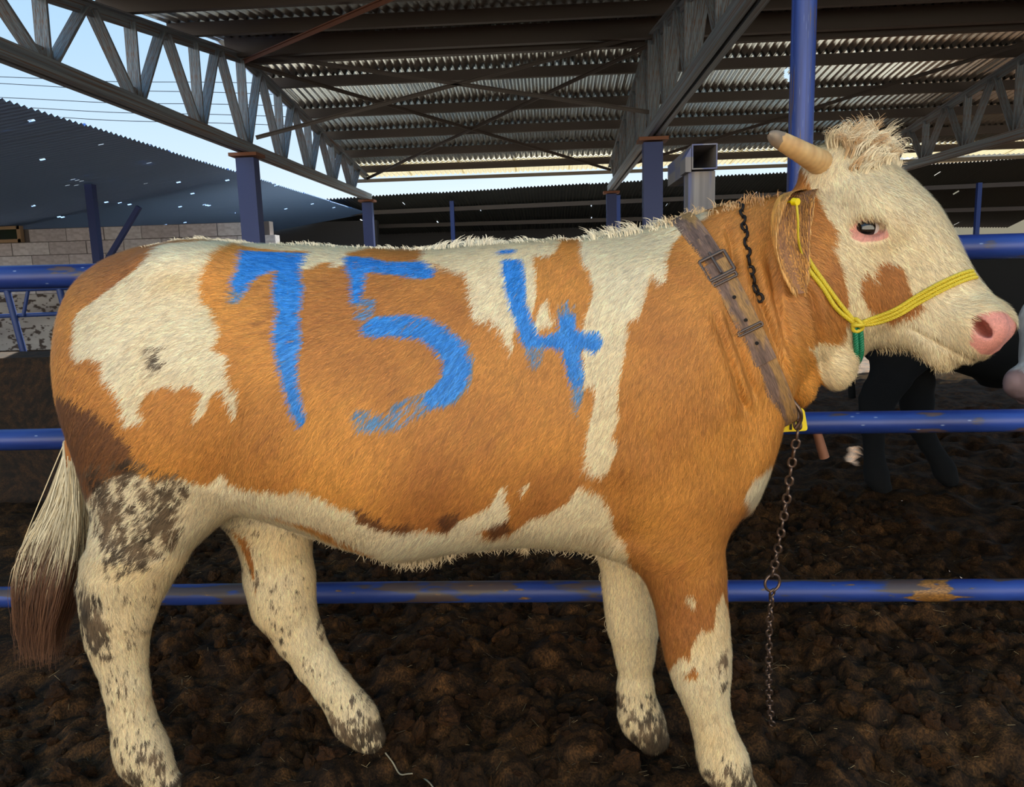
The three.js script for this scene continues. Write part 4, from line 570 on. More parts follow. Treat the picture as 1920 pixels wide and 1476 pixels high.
{
  const P = [], U = [], I = []; let base = 0;
  const patch = (x0, x1, z0, z1, s, f) => { const nx = Math.round((x1 - x0) / s), nz = Math.round((z1 - z0) / s); for (let j = 0; j <= nz; j++) for (let i = 0; i <= nx; i++) { const x = lerp(x0, x1, i / nx), z = lerp(z0, z1, j / nz); P.push(x, f(x, z, i === 0 || j === 0 || i === nx || j === nz), z); U.push(x / 1.3, z / 1.3); if (i < nx && j < nz) { const a = base + j * (nx + 1) + i; I.push(a, a + nx + 1, a + 1, a + 1, a + nx + 1, a + nx + 2); } } base += (nx + 1) * (nz + 1); };
  patch(-1.75, 1.75, -2.4, 1.1, 0.0115, (x, z) => mud(x, z));
  patch(-3.6, -1.74, -2.4, 1.1, 0.05, (x, z) => mud(x, z)); patch(1.74, 3.6, -2.4, 1.1, 0.05, (x, z) => mud(x, z));
  patch(-7, 7, -9, -2.38, 0.055, (x, z, e) => mud(x, z)); patch(-14, 18, -30, -8.9, 0.5, (x, z) => mud(x, z));
  patch(-14, -3.58, -9, 10, 0.5, (x, z) => mud(x, z) - 0.03); patch(3.58, 18, -9, 10, 0.5, (x, z) => mud(x, z) - 0.03); patch(-3.6, 3.6, 1.08, 10, 0.12, (x, z) => mud(x, z));
  const g = new THREE.BufferGeometry(); g.setAttribute('position', new THREE.Float32BufferAttribute(P, 3)); g.setAttribute('uv', new THREE.Float32BufferAttribute(U, 2)); g.setIndex(I); g.computeVertexNormals();
  const m = new THREE.Mesh(g, mudMaterial); m.name = 'floor'; m.receiveShadow = m.castShadow = true; structure(m, 'dark trodden mud and dung covering the ground of the yard', 'ground'); scene.add(m);
  // loose clods and straw
  const R = rng(77), clodGeometry = (seed) => { const q = new THREE.IcosahedronGeometry(1, 3), p = q.attributes.position; for (let i = 0; i < p.count; i++) { const x = p.getX(i), y = p.getY(i), z = p.getZ(i), k = 1 + 0.75 * fbm(x * 1.6 + seed, y * 1.6, z * 1.6, 3) + 0.5 * Math.abs(fbm(x * 4, y * 4 + seed, z * 4, 3)) - 0.1; p.setXYZ(i, x * k, y * k * 0.75, z * k); } q.computeVertexNormals(); return q; };
  const M = new THREE.Matrix4(), Q = new THREE.Quaternion(), E = new THREE.Euler(), col = new THREE.Color();
  for (let kind = 0; kind < 3; kind++) {
    const N = 900, im = new THREE.InstancedMesh(clodGeometry(kind * 9), mudMaterial, N); im.name = numbered('mud_clods'); im.castShadow = im.receiveShadow = true; im.userData = { kind: 'stuff', label: ['coarse', 'crumbly', 'rounded'][kind] + ' clods of dark mud strewn over the ground', category: 'mud' };
    for (let i = 0; i < N; i++) { const z = lerp(1.05, -2.6, R() ** 1.1), x = lerp(-1.9, 1.9, R()), s = lerp(0.008, 0.04, R() ** 2.6); E.set(R() * 6, R() * 6, R() * 6); M.compose(V3(x, mud(x, z) + s * 0.25, z), Q.setFromEuler(E), V3(s, s * lerp(0.7, 1, R()), s)); im.setMatrixAt(i, M); const k = lerp(0.6, 1.25, R()); col.setRGB(k, k * lerp(0.9, 1.0, R()), k * lerp(0.8, 0.95, R())); im.setColorAt(i, col); }
    scene.add(im);
  }
  const N = 2200, st = new THREE.InstancedMesh(new THREE.CylinderGeometry(0.5, 0.5, 1, 5), new THREE.MeshStandardMaterial({ name: 'straw', color: 0xffffff, roughness: 0.6 }), N); st.name = 'straw'; st.castShadow = st.receiveShadow = true; st.userData = { kind: 'stuff', label: 'thin bits of straw scattered over the mud', category: 'straw' };
  for (let i = 0; i < N; i++) { const z = lerp(1.0, -2.2, R()), x = lerp(-1.8, 1.8, R()), l = lerp(0.008, 0.045, R() ** 2); E.set(Math.PI / 2 + (R() - 0.5) * 0.9, R() * 6.3, 0, 'YXZ'); M.compose(V3(x, mud(x, z) + 0.006, z), Q.setFromEuler(E), V3(0.0016, l, 0.0016)); st.setMatrixAt(i, M); const k = lerp(0.12, 0.9, R() ** 2); col.setRGB(0.40 * k, 0.27 * k, 0.12 * k); st.setColorAt(i, col); }
  scene.add(st);
}
// ---------- the open-fronted main roof ----------
const galvanised = new THREE.MeshStandardMaterial({ name: 'galvanised_sheet', color: 0xd2d6d6, metalness: 0.95, roughness: 0.24, side: THREE.DoubleSide });
const fibreglass = new THREE.MeshPhysicalMaterial({ name: 'clear_sheet', color: 0xe8dcb8, roughness: 0.8, transmission: 0.45, thickness: 0, side: THREE.DoubleSide });
const steelMap = dataTexture(256, 256, (i, j) => { const n = fbm(i * 0.03, j * 0.03, 2, 4), r = smooth(0.1, 0.35, fbm(i * 0.05, j * 0.05, 8, 3)); return mix3(mix3([152, 164, 176], [112, 124, 136], clamp(0.5 + n)), [128, 88, 66], r * 0.7); });  // grey lightened towards blue to imitate lens haze; rust blotches on top
const steel = new THREE.MeshStandardMaterial({ name: 'hazed_steel', map: steelMap, metalness: 0.25, roughness: 0.5 }), rustySteel = new THREE.MeshStandardMaterial({ name: 'rusty_steel', color: 0x8a5a42, metalness: 0.2, roughness: 0.65 }), purlinSteel = new THREE.MeshStandardMaterial({ name: 'purlin_steel', color: 0x5c5450, metalness: 0.2, roughness: 0.6 });
const RZ = -5.35, RY = 3.50, EZ = -10.6, EY = 2.92, NZ = -0.2, NY = 2.80, XL = -2.78, SP = 3.72;
const roofY = (z) => (z < RZ ? lerp(RY, EY, (z - RZ) / (EZ - RZ)) : lerp(RY, NY, (z - RZ) / (NZ - RZ)));
function holedSheet(nu, nv, at, holes, seed) { // grid of quads with some missing: rust holes and open lap joints
  const P = [], I = [], R = rng(seed), gone = new Set(); for (const [i, j, w] of holes) for (let q = 0; q < w; q++) gone.add((j * nu + i + q)); for (let j = 0; j <= nv; j++) for (let i = 0; i <= nu; i++) P.push(...at(i / nu, j / nv, i)); for (let j = 0; j < nv; j++) for (let i = 0; i < nu; i++) { if (gone.has(j * nu + i)) continue; const a = j * (nu + 1) + i; I.push(a, a + 1, a + nu + 1, a + 1, a + nu + 2, a + nu + 1); }
  const g = new THREE.BufferGeometry(); g.setAttribute('position', new THREE.Float32BufferAttribute(P, 3)); g.setIndex(I); g.computeVertexNormals(); return g;
}
function corrugated(width, waves, a, b, amp, seg = 8) { // from line a(x=0..width) to b: [y, z]
  const n = waves * seg, P = [], I = []; for (let r = 0; r < 2; r++) for (let i = 0; i <= n; i++) { const e = r ? b : a; P.push(i / n * width, e[0] + amp * Math.cos(i / seg * Math.PI * 2), e[1]); } for (let i = 0; i < n; i++) I.push(i, i + 1, i + n + 1, i + 1, i + n + 2, i + n + 1);
  const g = new THREE.BufferGeometry(); g.setAttribute('position', new THREE.Float32BufferAttribute(P, 3)); g.setIndex(I); g.computeVertexNormals(); return g;
}
{
  const roof = new THREE.Group(); roof.name = 'ceiling'; structure(roof, 'corrugated metal roof on purlins high above the cattle pen', 'roof'); scene.add(roof);
  const W = 0.836, farG = corrugated(W + 0.03, 11, [RY, RZ], [roofY(-9.95), -9.95], 0.011), clearG = corrugated(W + 0.03, 11, [roofY(-9.9) - 0.012, -9.9], [EY - 0.02, EZ - 0.12], 0.011), nearG = corrugated(W + 0.03, 11, [RY, RZ], [NY, NZ], 0.011);
  const addedLeakG = holedSheet(88, 105, (u, v, i) => [u * (W + 0.03), lerp(RY, roofY(-9.95), v) + 0.011 * Math.cos(i / 8 * Math.PI * 2), lerp(RZ, -9.95, v)], [[52, 30, 4], [53, 31, 5], [54, 32, 4], [56, 33, 4], [57, 34, 6], [58, 35, 8], [60, 36, 7], [63, 37, 9], [66, 38, 6], [72, 39, 4], [84, 38, 4], [84, 39, 4]], 1);   // holes added to drop a patch of sun on the mud
  for (let i = 0; i < 15; i++) { for (const [n, g, m] of [['roof_sheet', i === 6 ? addedLeakG : farG, galvanised], ['clear_sheet', clearG, fibreglass], ['roof_sheet', nearG, galvanised]]) { const s = part(n, g, m, roof); s.position.set(XL - 0.25 + i * W, (i % 2) * 0.004, 0); } }
  for (const z of [-6.3, -7.3, -8.2, -9.1, -9.98]) part('purlin', bar([XL - 0.22, roofY(z) - 0.062, z], [9.6, roofY(z) - 0.062, z], 0.05, 0.10), purlinSteel, roof);
  for (const z of [-5.25, -5.5]) part('purlin', bar([XL - 0.1, RY - 0.1, z], [9.6, RY - 0.1, z], 0.07, 0.16), purlinSteel, roof);
  for (const z of [-4.4, -3.4, -2.4, -1.4, -0.4]) part('purlin', bar([XL - 0.22, roofY(z) - 0.062, z], [9.6, roofY(z) - 0.062, z], 0.05, 0.10), purlinSteel, roof);
  part('eave_beam', bar([XL - 0.3, EY - 0.09, EZ], [9.6, EY - 0.09, EZ], 0.05, 0.05), purlinSteel, roof);
  // bracing rods between the first two trusses
  const rod = (a, b, m = purlinSteel) => part('brace_rod', angleBar(a, b, 0.035, V3(0, 1, 0), 0.008), m, roof);
  const x0 = XL, x1 = XL + SP; rod([x0, RY - 0.2, RZ], [x1, EY - 0.12, -10.1]); rod([x0, EY - 0.12, -10.1], [x1, RY - 0.2, RZ]); rod([x0 + 0.1, 2.62, -5.28], [x1, 3.38, -5.28]); rod([x0 + 0.1, 3.36, -5.28], [x1, 2.7, -5.28]);
  rod([x0, RY - 0.2, RZ], [x1, NY - 0.1, -0.6], rustySteel); rod([x1 + SP, RY - 0.2, RZ], [x1 + 0.05, EY - 0.12, -10.1]); rod([x1 + 2 * SP, EY - 0.1, -10.1], [x1 + SP, RY - 0.25, RZ]);
}
{ // trusses along the roof slope, each on its posts
  const bluePost = new THREE.MeshStandardMaterial({ name: 'post_paint', color: new THREE.Color().setRGB(...lin(60, 74, 128)), roughness: 0.55 });
  const where = ['at the open left edge of the roof', 'in the middle of the roof', 'at the right beyond the head of the bull'];
  for (let k = 0; k < 3; k++) {
    const x = XL + k * SP, t = thing('roof_truss', 'steel lattice roof truss ' + where[k], 'truss', [x, 0, 0], 'roof trusses'), yb = 2.53;
    const ty = (z) => roofY(z) - 0.17;
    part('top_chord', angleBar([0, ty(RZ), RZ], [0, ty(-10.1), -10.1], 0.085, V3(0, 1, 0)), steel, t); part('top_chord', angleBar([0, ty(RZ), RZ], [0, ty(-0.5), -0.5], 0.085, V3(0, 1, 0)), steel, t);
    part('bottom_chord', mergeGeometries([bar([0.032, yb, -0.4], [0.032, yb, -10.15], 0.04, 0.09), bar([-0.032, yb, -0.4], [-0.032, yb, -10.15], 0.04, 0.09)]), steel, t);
    for (let i = -5; i <= 5; i++) {
      const zb = RZ + 0.07 + i * 0.96, zl = zb - 0.44, zr = zb + 0.44; if (zl < -10.2 || zr > -0.3) continue;
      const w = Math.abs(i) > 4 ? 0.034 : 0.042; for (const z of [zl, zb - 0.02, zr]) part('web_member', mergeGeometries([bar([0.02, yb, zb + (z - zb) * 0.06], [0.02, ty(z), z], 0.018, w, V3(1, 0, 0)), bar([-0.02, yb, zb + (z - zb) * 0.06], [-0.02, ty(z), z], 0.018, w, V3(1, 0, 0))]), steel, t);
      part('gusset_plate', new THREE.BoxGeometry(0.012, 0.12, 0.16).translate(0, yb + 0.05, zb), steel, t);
    }
    for (const [z, w] of [[-5.28, 0.17], [-10.05, 0.15]]) {
      const p = thing('roof_post', (z > -6 ? 'blue square steel post under the ridge, ' : 'blue square steel post under the far eave, ') + ['leftmost', 'middle', 'rightmost'][k] + ' of its row', 'post', [x, 0, z], 'roof posts');
      part('shaft', new THREE.BoxGeometry(w, yb - 0.09 + 0.1, w * 0.8).translate(0, (yb - 0.09 - 0.1) / 2, 0), bluePost, p); part('head_plate', new THREE.BoxGeometry(w + 0.09, 0.03, w + 0.06).translate(0, yb - 0.065, 0), rustySteel, p);
    }
  }
}
// ---------- pipe fence behind the bull ----------
const pipeMap = dataTexture(1024, 128, (i, j) => { const u = i * 0.02, n = fbm(u, j * 0.04, 3, 4), r = smooth(0.30, 0.42, fbm(i * 0.035, j * 0.06, 12, 4)), s = hash3(i >> 1, j >> 1, 5) > 0.994 ? 1 : 0; return mix3(mix3(mix3([28, 46, 108], [42, 70, 150], clamp(0.5 + n)), [104, 74, 54], r * 0.75), [170, 180, 200], s * 0.7); });
const dungMap = dataTexture(1024, 128, (i, j) => { const n = fbm(i * 0.02, j * 0.04, 3, 4), a = smooth(0.18, 0.34, fbm(i * 0.03, j * 0.05, 12, 4) + 0.1), x = i / 1024 * 5.2 - 2.6, m = smooth(0.12, 0.0, Math.abs(x - 1.22)) * smooth(128, 60, Math.abs(j - 64) * 2), b = smooth(0.0, 0.2, m * 0.8 - 0.4 + fbm(i * 0.09, j * 0.12, 6, 4)); return mix3(mix3(mix3([28, 46, 108], [42, 70, 150], clamp(0.5 + n)), [84, 64, 52], a * 0.85), mix3([176, 122, 58], [98, 66, 36], hash3(i, j, 2)), b); });
const pipePaint = new THREE.MeshStandardMaterial({ name: 'blue_pipe_paint', map: pipeMap, roughness: 0.38 }), dungPaint = new THREE.MeshStandardMaterial({ name: 'dirty_blue_pipe_paint', map: dungMap, roughness: 0.45 });
{
  const f = thing('pipe_fence', 'blue steel pipe fence with three rails behind the bull', 'fence', [0, 0, -0.47]);
  const rail = (y, r, m, l) => { const g = new THREE.CylinderGeometry(r, r, 5.2, 32, 40).rotateZ(-Math.PI / 2), p = g.attributes.position, uv = []; for (let i = 0; i < p.count; i++) { uv.push((p.getX(i) + 2.6) / 5.2, 0.5 + Math.atan2(p.getY(i), p.getZ(i)) / Math.PI / 2); p.setY(i, p.getY(i) + 0.004 * Math.sin(p.getX(i) * 1.7 + y * 9)); } g.setAttribute('uv', new THREE.Float32BufferAttribute(uv, 2)); part('rail', g.translate(0, y, 0), m, f, l); };
  rail(1.367, 0.038, pipePaint, 'top rail of blue pipe'); rail(0.83, 0.036, pipePaint, 'middle rail of blue pipe'); rail(0.268, 0.036, dungPaint, 'bottom rail of blue pipe caked with dung');
  part('stub_pipe', new THREE.CylinderGeometry(0.014, 0.016, 0.1, 14).rotateZ(0.3).translate(0.852, 0.765, 0.0), rustySteel, f, 'short rusty stub of pipe under the middle rail');
  const u = thing('pole', 'round blue steel pole rising behind the poll of the bull', 'pole', [0.788, 0, -0.55]);
  part('shaft', new THREE.CylinderGeometry(0.036, 0.038, NY - 1.30, 32).translate(0, 1.30 + (NY - 1.30) / 2 - 0.02, 0), pipePaint, u); part('clamp', new THREE.TorusGeometry(0.042, 0.008, 8, 24).rotateX(Math.PI / 2).translate(0, 1.42, 0), pipePaint, u);
  const greyMap = dataTexture(128, 512, (i, j) => { const n = fbm(i * 0.05, j * 0.012, 4, 4), b = smooth(0.0, 0.25, fbm(i * 0.03 + 9, j * 0.008, 6, 3)); return mix3(mix3([150, 142, 138], [108, 100, 98], clamp(0.5 + n)), [70, 80, 134], b * 0.65); }), greyPost = new THREE.MeshStandardMaterial({ name: 'weathered_post', map: greyMap, roughness: 0.6 });
  const p = thing('fence_post', 'weathered grey square post with an open tube end on top, above the neck', 'post', [0.478, 0, -0.56]);
  part('shaft', new THREE.BoxGeometry(0.083, 1.63 + 0.1, 0.083).translate(0, (1.63 - 0.1) / 2, 0), greyPost, p);
  const sh = new THREE.Shape([[-0.034, -0.038], [0.044, -0.038], [0.044, 0.038], [-0.034, 0.038]].map((q) => new THREE.Vector2(...q))), ho = new THREE.Path([[-0.030, -0.034], [0.040, -0.034], [0.040, 0.034], [-0.030, 0.034]].map((q) => new THREE.Vector2(...q))); sh.holes.push(ho);
  part('open_tube', new THREE.ExtrudeGeometry(sh, { depth: 0.5, bevelEnabled: false }).translate(0.0, 1.672, -0.44), greyPost, p, 'square tube with a dark open end');
  const gs = new THREE.Shape([[-0.036, 0.03], [-0.036, -0.045], [-0.054, -0.045], [-0.054, 0.0]].map((q) => new THREE.Vector2(...q))); part('bracket', new THREE.ExtrudeGeometry(gs, { depth: 0.1, bevelEnabled: false }).translate(0, 1.672, -0.04), greyPost, p);
}
// ---------- lean-to sheds round the yard ----------
const oldSheet = new THREE.MeshStandardMaterial({ name: 'old_dark_sheet', color: 0x5a5852, metalness: 0.2, roughness: 0.65, side: THREE.DoubleSide });
const hazedBlueSheet = new THREE.MeshStandardMaterial({ name: 'hazed_blue_sheet', color: new THREE.Color().setRGB(...lin(136, 172, 226)), roughness: 0.6, side: THREE.DoubleSide });  // dark sheet painted pale blue, lens haze put into its colour
{
  const l = thing('lean_to_roof', 'dark sheet roof with pinholes of light sloping down at the left', 'roof'), R = rng(5);
  const z0 = -0.5, z1 = -17.2, n = 10;                                  // sheets one after another along the depth
  for (let s = 0; s < n; s++) { const a = lerp(z0, z1, s / n), b = lerp(z0, z1, (s + 1) / n) - 0.03, nu = 76, nv = 90, holes = []; for (let h = 0; h < 16; h++) holes.push([2 + Math.floor(R() * (nu - 6)), Math.floor(R() * nv), 1]); for (let h = 0; h < 2; h++) { const j = Math.floor(R() * nv), i0 = Math.floor(R() * 50); for (let q = 0; q < 4; q++) holes.push([i0 + q * 4 + Math.floor(R() * 3), j, R() < 0.3 ? 3 : 1]); }
    part('roof_sheet', holedSheet(nu, nv, (u, v, i) => { const z = lerp(a, b, u), x = lerp(-4.42, -9.9, v); return [x, lerp(2.84, 2.05, v) + 0.012 * Math.cos(i * Math.PI / 1.0 * 0.5) + (s % 2) * 0.006, z]; }, holes, s), hazedBlueSheet, l); }
  const b = thing('back_shed_roof', 'dark corrugated roof of the shed across the back of the yard', 'roof');
  for (let s = 0; s < 11; s++) { const a = -6 + s * 1.72, nu = 184, nv = 20, holes = []; for (let h = 0; h < 2; h++) holes.push([Math.floor(R() * nu), Math.floor(R() * nv), 2]);
    const hy = (x) => 3.07 + (x + 3.9) * 0.022, ly = (x) => 2.52 - Math.max(0, x - 2) * 0.034;
    part('roof_sheet', holedSheet(nu, nv, (u, v, i) => { const x = a + u * 1.75, z = lerp(-15.5, -21, v); return [x, lerp(hy(x), ly(x), v) + 0.016 * Math.cos(i * Math.PI / 4) + (s % 2) * 0.01, z]; }, holes, s), oldSheet, b); }
  for (const z of [-17, -19]) part('purlin', bar([-6, lerp(3.03, 2.52, (-15.5 - z) / 5.5) - 0.07, z], [12.8, lerp(3.42, 2.15, (-15.5 - z) / 5.5) - 0.07, z], 0.06, 0.1), purlinSteel, b);
  const postBlue = new THREE.MeshStandardMaterial({ name: 'dark_blue_post', color: new THREE.Color().setRGB(...lin(46, 60, 110)), roughness: 0.6 });
  for (const [i, x] of [-2.2, 1.55, 5.6, 9.4].entries()) { const p = thing('shed_post', 'thin dark blue post of the back shed, ' + ['first', 'second', 'third', 'fourth'][i] + ' from the left', 'post', [x, 0, -15.9], 'posts of the back shed'); part('shaft', new THREE.BoxGeometry(0.09, 3.05, 0.09).translate(0, 1.42, 0), postBlue, p); part('foot_plate', new THREE.BoxGeometry(0.2, 0.02, 0.2).translate(0, 0.0, 0), postBlue, p); }
  const q = thing('lean_to_post', 'dark blue post with a slanting brace before the block wall', 'post', [-5.91, 0, -8]); part('shaft', new THREE.BoxGeometry(0.1, 2.7, 0.1).translate(0, 1.25, 0), postBlue, q); part('brace', bar([0.02, 1.5, 0], [0.62, 2.3, 0], 0.06, 0.06), postBlue, q);
  // block wall at the end of the left shed: each block its own piece
  const wall = new THREE.Group(); wall.name = 'wall_left'; structure(wall, 'pale block wall at the end of the left shed', 'wall'); scene.add(wall); wall.position.set(0, 0, -10);
  const blockMap = dataTexture(256, 128, (i, j) => { const n = fbm(i * 0.05, j * 0.05, 7, 4); return mix3([226, 222, 224], [196, 190, 192], clamp(0.45 + n)); }), blockMats = [0xffffff, 0xf4f0f0, 0xe8e4e4].map((c, i) => new THREE.MeshStandardMaterial({ name: 'aerated_block', map: blockMap, color: c, roughness: 0.9 })), mortar = new THREE.MeshStandardMaterial({ name: 'mortar', color: 0x6c6462, roughness: 0.95 });
  const gB = new THREE.BoxGeometry(0.588, 0.19, 0.2);
  for (let r = 0; r < 5; r++) for (let c = 0; c < 10; c++) { const x = -10.2 + c * 0.6 + (r % 2) * 0.3; if (r === 4 && x < -8.2 && x > -9.4) continue; const m = part('block', gB, blockMats[(r * 3 + c * 5) % 3], wall); m.position.set(x, 1.30 + r * 0.2, (hash3(r, c, 1) - 0.5) * 0.012); }
  part('mortar_core', new THREE.BoxGeometry(6.0, 1.05, 0.17).translate(-7.3, 1.68, -0.03), mortar, wall);
  const plasterMap = dataTexture(512, 256, (i, j) => { const n = fbm(i * 0.02, j * 0.02, 3, 4), s = smooth(0.12, 0.3, fbm(i * 0.22, j * 0.14, 6, 4)); return mix3(mix3([206, 200, 194], [160, 152, 148], clamp(0.5 + n)), [66, 54, 48], s * 0.85); }), plaster = new THREE.MeshStandardMaterial({ name: 'dirty_whitewash', map: plasterMap, roughness: 0.95 });
  part('plaster_base', new THREE.BoxGeometry(7, 1.3, 0.24).translate(-7.0, 0.55, -0.02), plaster, wall, 'dung-splashed whitewashed lower wall');
  const w = new THREE.Group(); w.name = 'window_1'; structure(w, 'small wooden window under the eave of the left shed', 'window'); w.position.set(-8.75, 2.13, -9.88); scene.add(w);
  const wood = new THREE.MeshStandardMaterial({ name: 'window_wood', color: 0xa88c6c, roughness: 0.7 }); for (const [x, y, a, b2] of [[0, 0.1, 1.1, 0.05], [0, -0.1, 1.1, 0.05], [0.53, 0, 0.06, 0.25], [-0.53, 0, 0.06, 0.25]]) part('frame', new THREE.BoxGeometry(a, b2, 0.08).translate(x, y, 0), wood, w); part('pane', new THREE.BoxGeometry(1.0, 0.16, 0.01), new THREE.MeshPhysicalMaterial({ name: 'window_glass', color: 0xbfd0b8, roughness: 0.2, transmission: 1, thickness: 0 }), w);
  const wb = new THREE.Mesh(mergeGeometries([new THREE.BoxGeometry(20, 2.6, 0.2).translate(-3, 1.25, -21.1), new THREE.BoxGeometry(14, 1.92, 0.2).translate(14, 0.9, -21.1), new THREE.BoxGeometry(6.5, 2.75, 0.2).translate(-7.5, 1.3, -17.4)]), new THREE.MeshStandardMaterial({ name: 'dark_render', color: 0x4c4a4a, roughness: 0.95 })); wb.name = 'wall_back'; wb.castShadow = wb.receiveShadow = true; structure(wb, 'low wall behind the back shed', 'wall'); scene.add(wb);
  // feed barrier and trough at the left
  const fb = thing('feed_barrier', 'blue slanted feed barrier bars at the left beyond the rump', 'barrier', [0, 0, -3]); const bp = new THREE.MeshStandardMaterial({ name: 'barrier_paint', color: new THREE.Color().setRGB(...lin(36, 58, 112)), roughness: 0.5 });
  const rod = (a, b2, r, n2) => part(n2, tube([V3(...a), V3(...a).lerp(V3(...b2), 0.5), V3(...b2)], r, 4, 10), bp, fb);
  rod([-5.5, 1.315, 0], [-2.2, 1.325, 0], 0.022, 'top_bar'); rod([-5.5, 1.12, -0.02], [-2.2, 1.16, -0.02], 0.014, 'middle_bar'); for (let i = -3; i < 3; i++) { rod([-3.60 + i * 0.36, 1.31, 0], [-3.535 + i * 0.36, 0.86, 0.0], 0.022, 'slanted_bar'); rod([-3.455 + i * 0.36, 1.31, 0], [-3.51 + i * 0.36, 1.14, 0.0], 0.012, 'short_bar'); }
  const tr = thing('feed_trough', 'dark concrete feed trough under the feed barrier', 'trough', [-3.6, 0, -3.05]); const conc = new THREE.MeshStandardMaterial({ name: 'dark_concrete', map: mudMap, color: 0xb0b0b0, roughness: 0.9 });
  const ts = new THREE.Shape([[-0.4, 0], [0.4, 0], [0.4, 0.86], [0.3, 0.88], [0.2, 0.5], [-0.2, 0.5], [-0.3, 0.92], [-0.4, 0.9]].map((v) => new THREE.Vector2(...v))); part('basin', new THREE.ExtrudeGeometry(ts, { depth: 3.6, bevelEnabled: true, bevelSize: 0.02, bevelThickness: 0.02, bevelSegments: 2 }).rotateY(Math.PI / 2).translate(-1.9, -0.02, 0), conc, tr);
  const ap = new THREE.Mesh(new THREE.BoxGeometry(7.6, 0.12, 4.4).translate(-0.5, 0.0, -13.0), new THREE.MeshStandardMaterial({ name: 'bounce_concrete', color: 0xb8b2a6, roughness: 0.9 })); ap.name = 'floor_apron'; ap.castShadow = ap.receiveShadow = true; structure(ap, 'unseen concrete apron added to bounce sun up under the roof', 'ground'); scene.add(ap);  // unseen slab, added as a reflector for the underside of the roof sheets
  // beyond: a pale building and overhead wires
  const d = thing('distant_building', 'pale beige building seen over the back shed at the right', 'building', [19.5, 0, -32]); const beige = new THREE.MeshStandardMaterial({ name: 'beige_render', color: 0xd8bf98, roughness: 0.9 }), roofTile = new THREE.MeshStandardMaterial({ name: 'pale_roof', color: 0xd9c8b0, roughness: 0.8 });
  part('wall', new THREE.BoxGeometry(8.4, 5.4, 6).translate(0, 2.7, -3), beige, d); const rs = new THREE.Shape([[-4.7, 0], [4.7, 0], [4.4, 0.16], [0, 0.75], [-4.4, 0.16]].map((v) => new THREE.Vector2(...v))); part('roof', new THREE.ExtrudeGeometry(rs, { depth: 6.6, bevelEnabled: false }).translate(0, 5.38, -6.3), roofTile, d);
  const wire = new THREE.MeshStandardMaterial({ name: 'wire', color: 0x30363c, roughness: 0.6 });
  [[8.42, 7.93], [8.2, 7.6], [7.74, 7.22], [7.45, 6.88], [7.2, 6.6]].forEach(([a, b2], i) => { const o = thing('power_line', 'thin overhead wire across the sky, ' + ['highest', 'second highest', 'third highest', 'fourth highest', 'lowest'][i] + ' of five', 'wire', [0, 0, -25], 'overhead wires'); const m = (a - b2) / 7.7; part('cable', tube([V3(-30, a + m * 11.4, 0), V3(-18.6, a, 0), V3(-14.8, (a + b2) / 2 - 0.06, 0), V3(-10.9, b2, 0), V3(0, b2 - m * 10.9, 0)], 0.012, 40, 5), wire, o); });
  // behind the camera: a whitewashed wall added to bounce sunlight onto the bull
  const wf = new THREE.Mesh(new THREE.BoxGeometry(26, 5.2, 0.3).translate(0, 2.5, 8.6), new THREE.MeshStandardMaterial({ name: 'bounce_whitewash', color: 0xeae4d8, roughness: 0.95 })); wf.name = 'wall_front'; wf.castShadow = wf.receiveShadow = true; structure(wf, 'whitewashed wall added behind the camera to bounce sun onto the bull', 'wall'); scene.add(wf);
}
{ const c = thing('cord', 'thin pale cord lying on the mud by the far hind hoof', 'cord'); const P = []; for (let i = 0; i <= 12; i++) { const x = lerp(-0.50, -0.20, i / 12), z = lerp(0.0, 0.24, i / 12) + 0.01 * Math.sin(i); P.push(V3(x, mud(x, z) + 0.008, z)); } part('strand', tube(P, 0.0022, 60, 6), new THREE.MeshStandardMaterial({ name: 'pale_cord', color: 0xa89a80, roughness: 0.7 }), c); }
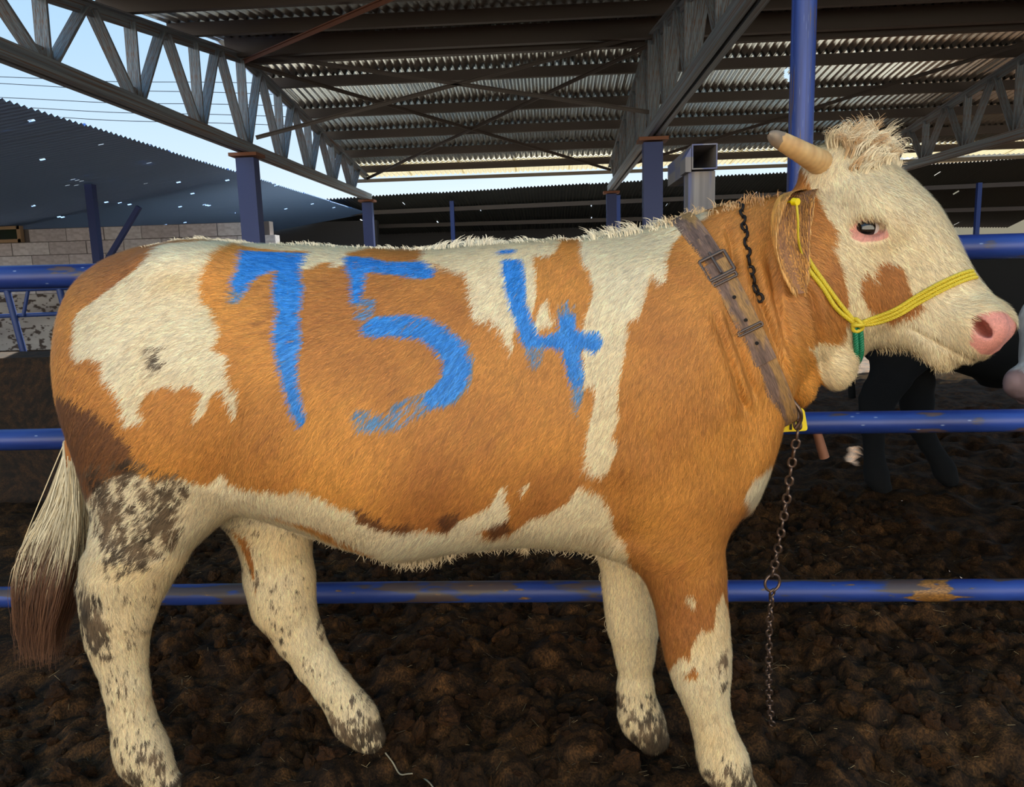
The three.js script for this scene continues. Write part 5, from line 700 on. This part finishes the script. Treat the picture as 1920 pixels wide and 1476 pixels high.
// ---------- other cattle ----------
{
  const low = surfaceNets(bullField, [-1.36, -0.06, -0.36], [1.16, 1.68, 0.5], 0.014), geo = (mirror) => { const p = Float32Array.from(low.pos), n = Float32Array.from(low.nor), I = low.idx.slice(); if (mirror) { for (let i = 0; i < p.length; i += 3) { p[i] *= -1; n[i] *= -1; } for (let i = 0; i < I.length; i += 3) { const t = I[i]; I[i] = I[i + 1]; I[i + 1] = t; } } const g = new THREE.BufferGeometry(); g.setAttribute('position', new THREE.BufferAttribute(p, 3)); g.setAttribute('normal', new THREE.BufferAttribute(n, 3)); g.setIndex(I); return g; };
  const b = thing('cow', 'black cow standing behind the fence to the right of the head', 'cow', [2.99, -0.02, -2.7]); b.scale.setScalar(1.0); const black = new THREE.MeshStandardMaterial({ name: 'black_coat', color: 0x0b0a0b, roughness: 0.95 }); part('body', geo(false), black, b); part('tail', tube([[-1.17, 1.33, 0.06], [-1.24, 1.2, 0.05], [-1.24, 0.9, 0.05], [-1.2, 0.55, 0.03]], 0.022, 24, 8), black, b);
  const w = thing('cow', 'white-faced cow with only its muzzle showing at the right edge', 'cow', [2.53, -0.155, -1.0]); w.scale.setScalar(0.88); const white = new THREE.MeshStandardMaterial({ name: 'white_coat', vertexColors: true, roughness: 0.8 });
  const half = [surfaceNets(bullField, [-1.36, -0.06, -0.36], [0.62, 1.68, 0.5], 0.014), surfaceNets(bullField, [0.59, 0.9, -0.2], [1.16, 1.68, 0.5], 0.007)].map((m) => { const p = m.pos, n = m.nor, c = []; for (let i = 0; i < p.length; i += 3) { const [t] = toHead(p[i], p[i + 1], p[i + 2]), k = (p[i] > 0.7 && p[i + 1] > 1 ? 1 : 0) * smooth(0.44, 0.47, t + 0.01 * noise3(p[i] * 60, p[i + 1] * 60, p[i + 2] * 60)), v = 1 + 0.12 * noise3(p[i] * 90, p[i + 1] * 30, p[i + 2] * 60); c.push(...lin(...mix3([206, 202, 198], [150, 122, 122], k).map((q) => q * v))); p[i] *= -1; n[i] *= -1; } for (let i = 0; i < m.idx.length; i += 3) { const t = m.idx[i]; m.idx[i] = m.idx[i + 1]; m.idx[i + 1] = t; } const g = new THREE.BufferGeometry(); g.setAttribute('position', new THREE.BufferAttribute(p, 3)); g.setAttribute('normal', new THREE.BufferAttribute(n, 3)); g.setAttribute('color', new THREE.Float32BufferAttribute(c, 3)); g.setIndex(m.idx); return g; });
  part('body', mergeGeometries(half), white, w);
  const R = rng(3), H = ribbons(); for (let k = 0; k < 260; k++) { const t = lerp(0.3, 0.47, R()), s = lerp(-0.02, 0.08, R()), r = drop(headPoint(t, s, 0.15), HN.clone().negate(), 0.3); if (!r) continue; const l = lerp(0.015, 0.05, R()); const m = (p) => V3(-p.x, p.y, p.z); H.add([m(r), m(r.clone().addScaledVector(HN, l * 0.6)), m(r.clone().addScaledVector(HN, l).addScaledVector(HA, l * 0.5))], 0.002, tone([214, 222, 236], lerp(0.7, 1.1, R())), 4); } H.build('face_hair', w);
}
renderer.render(scene, camera);
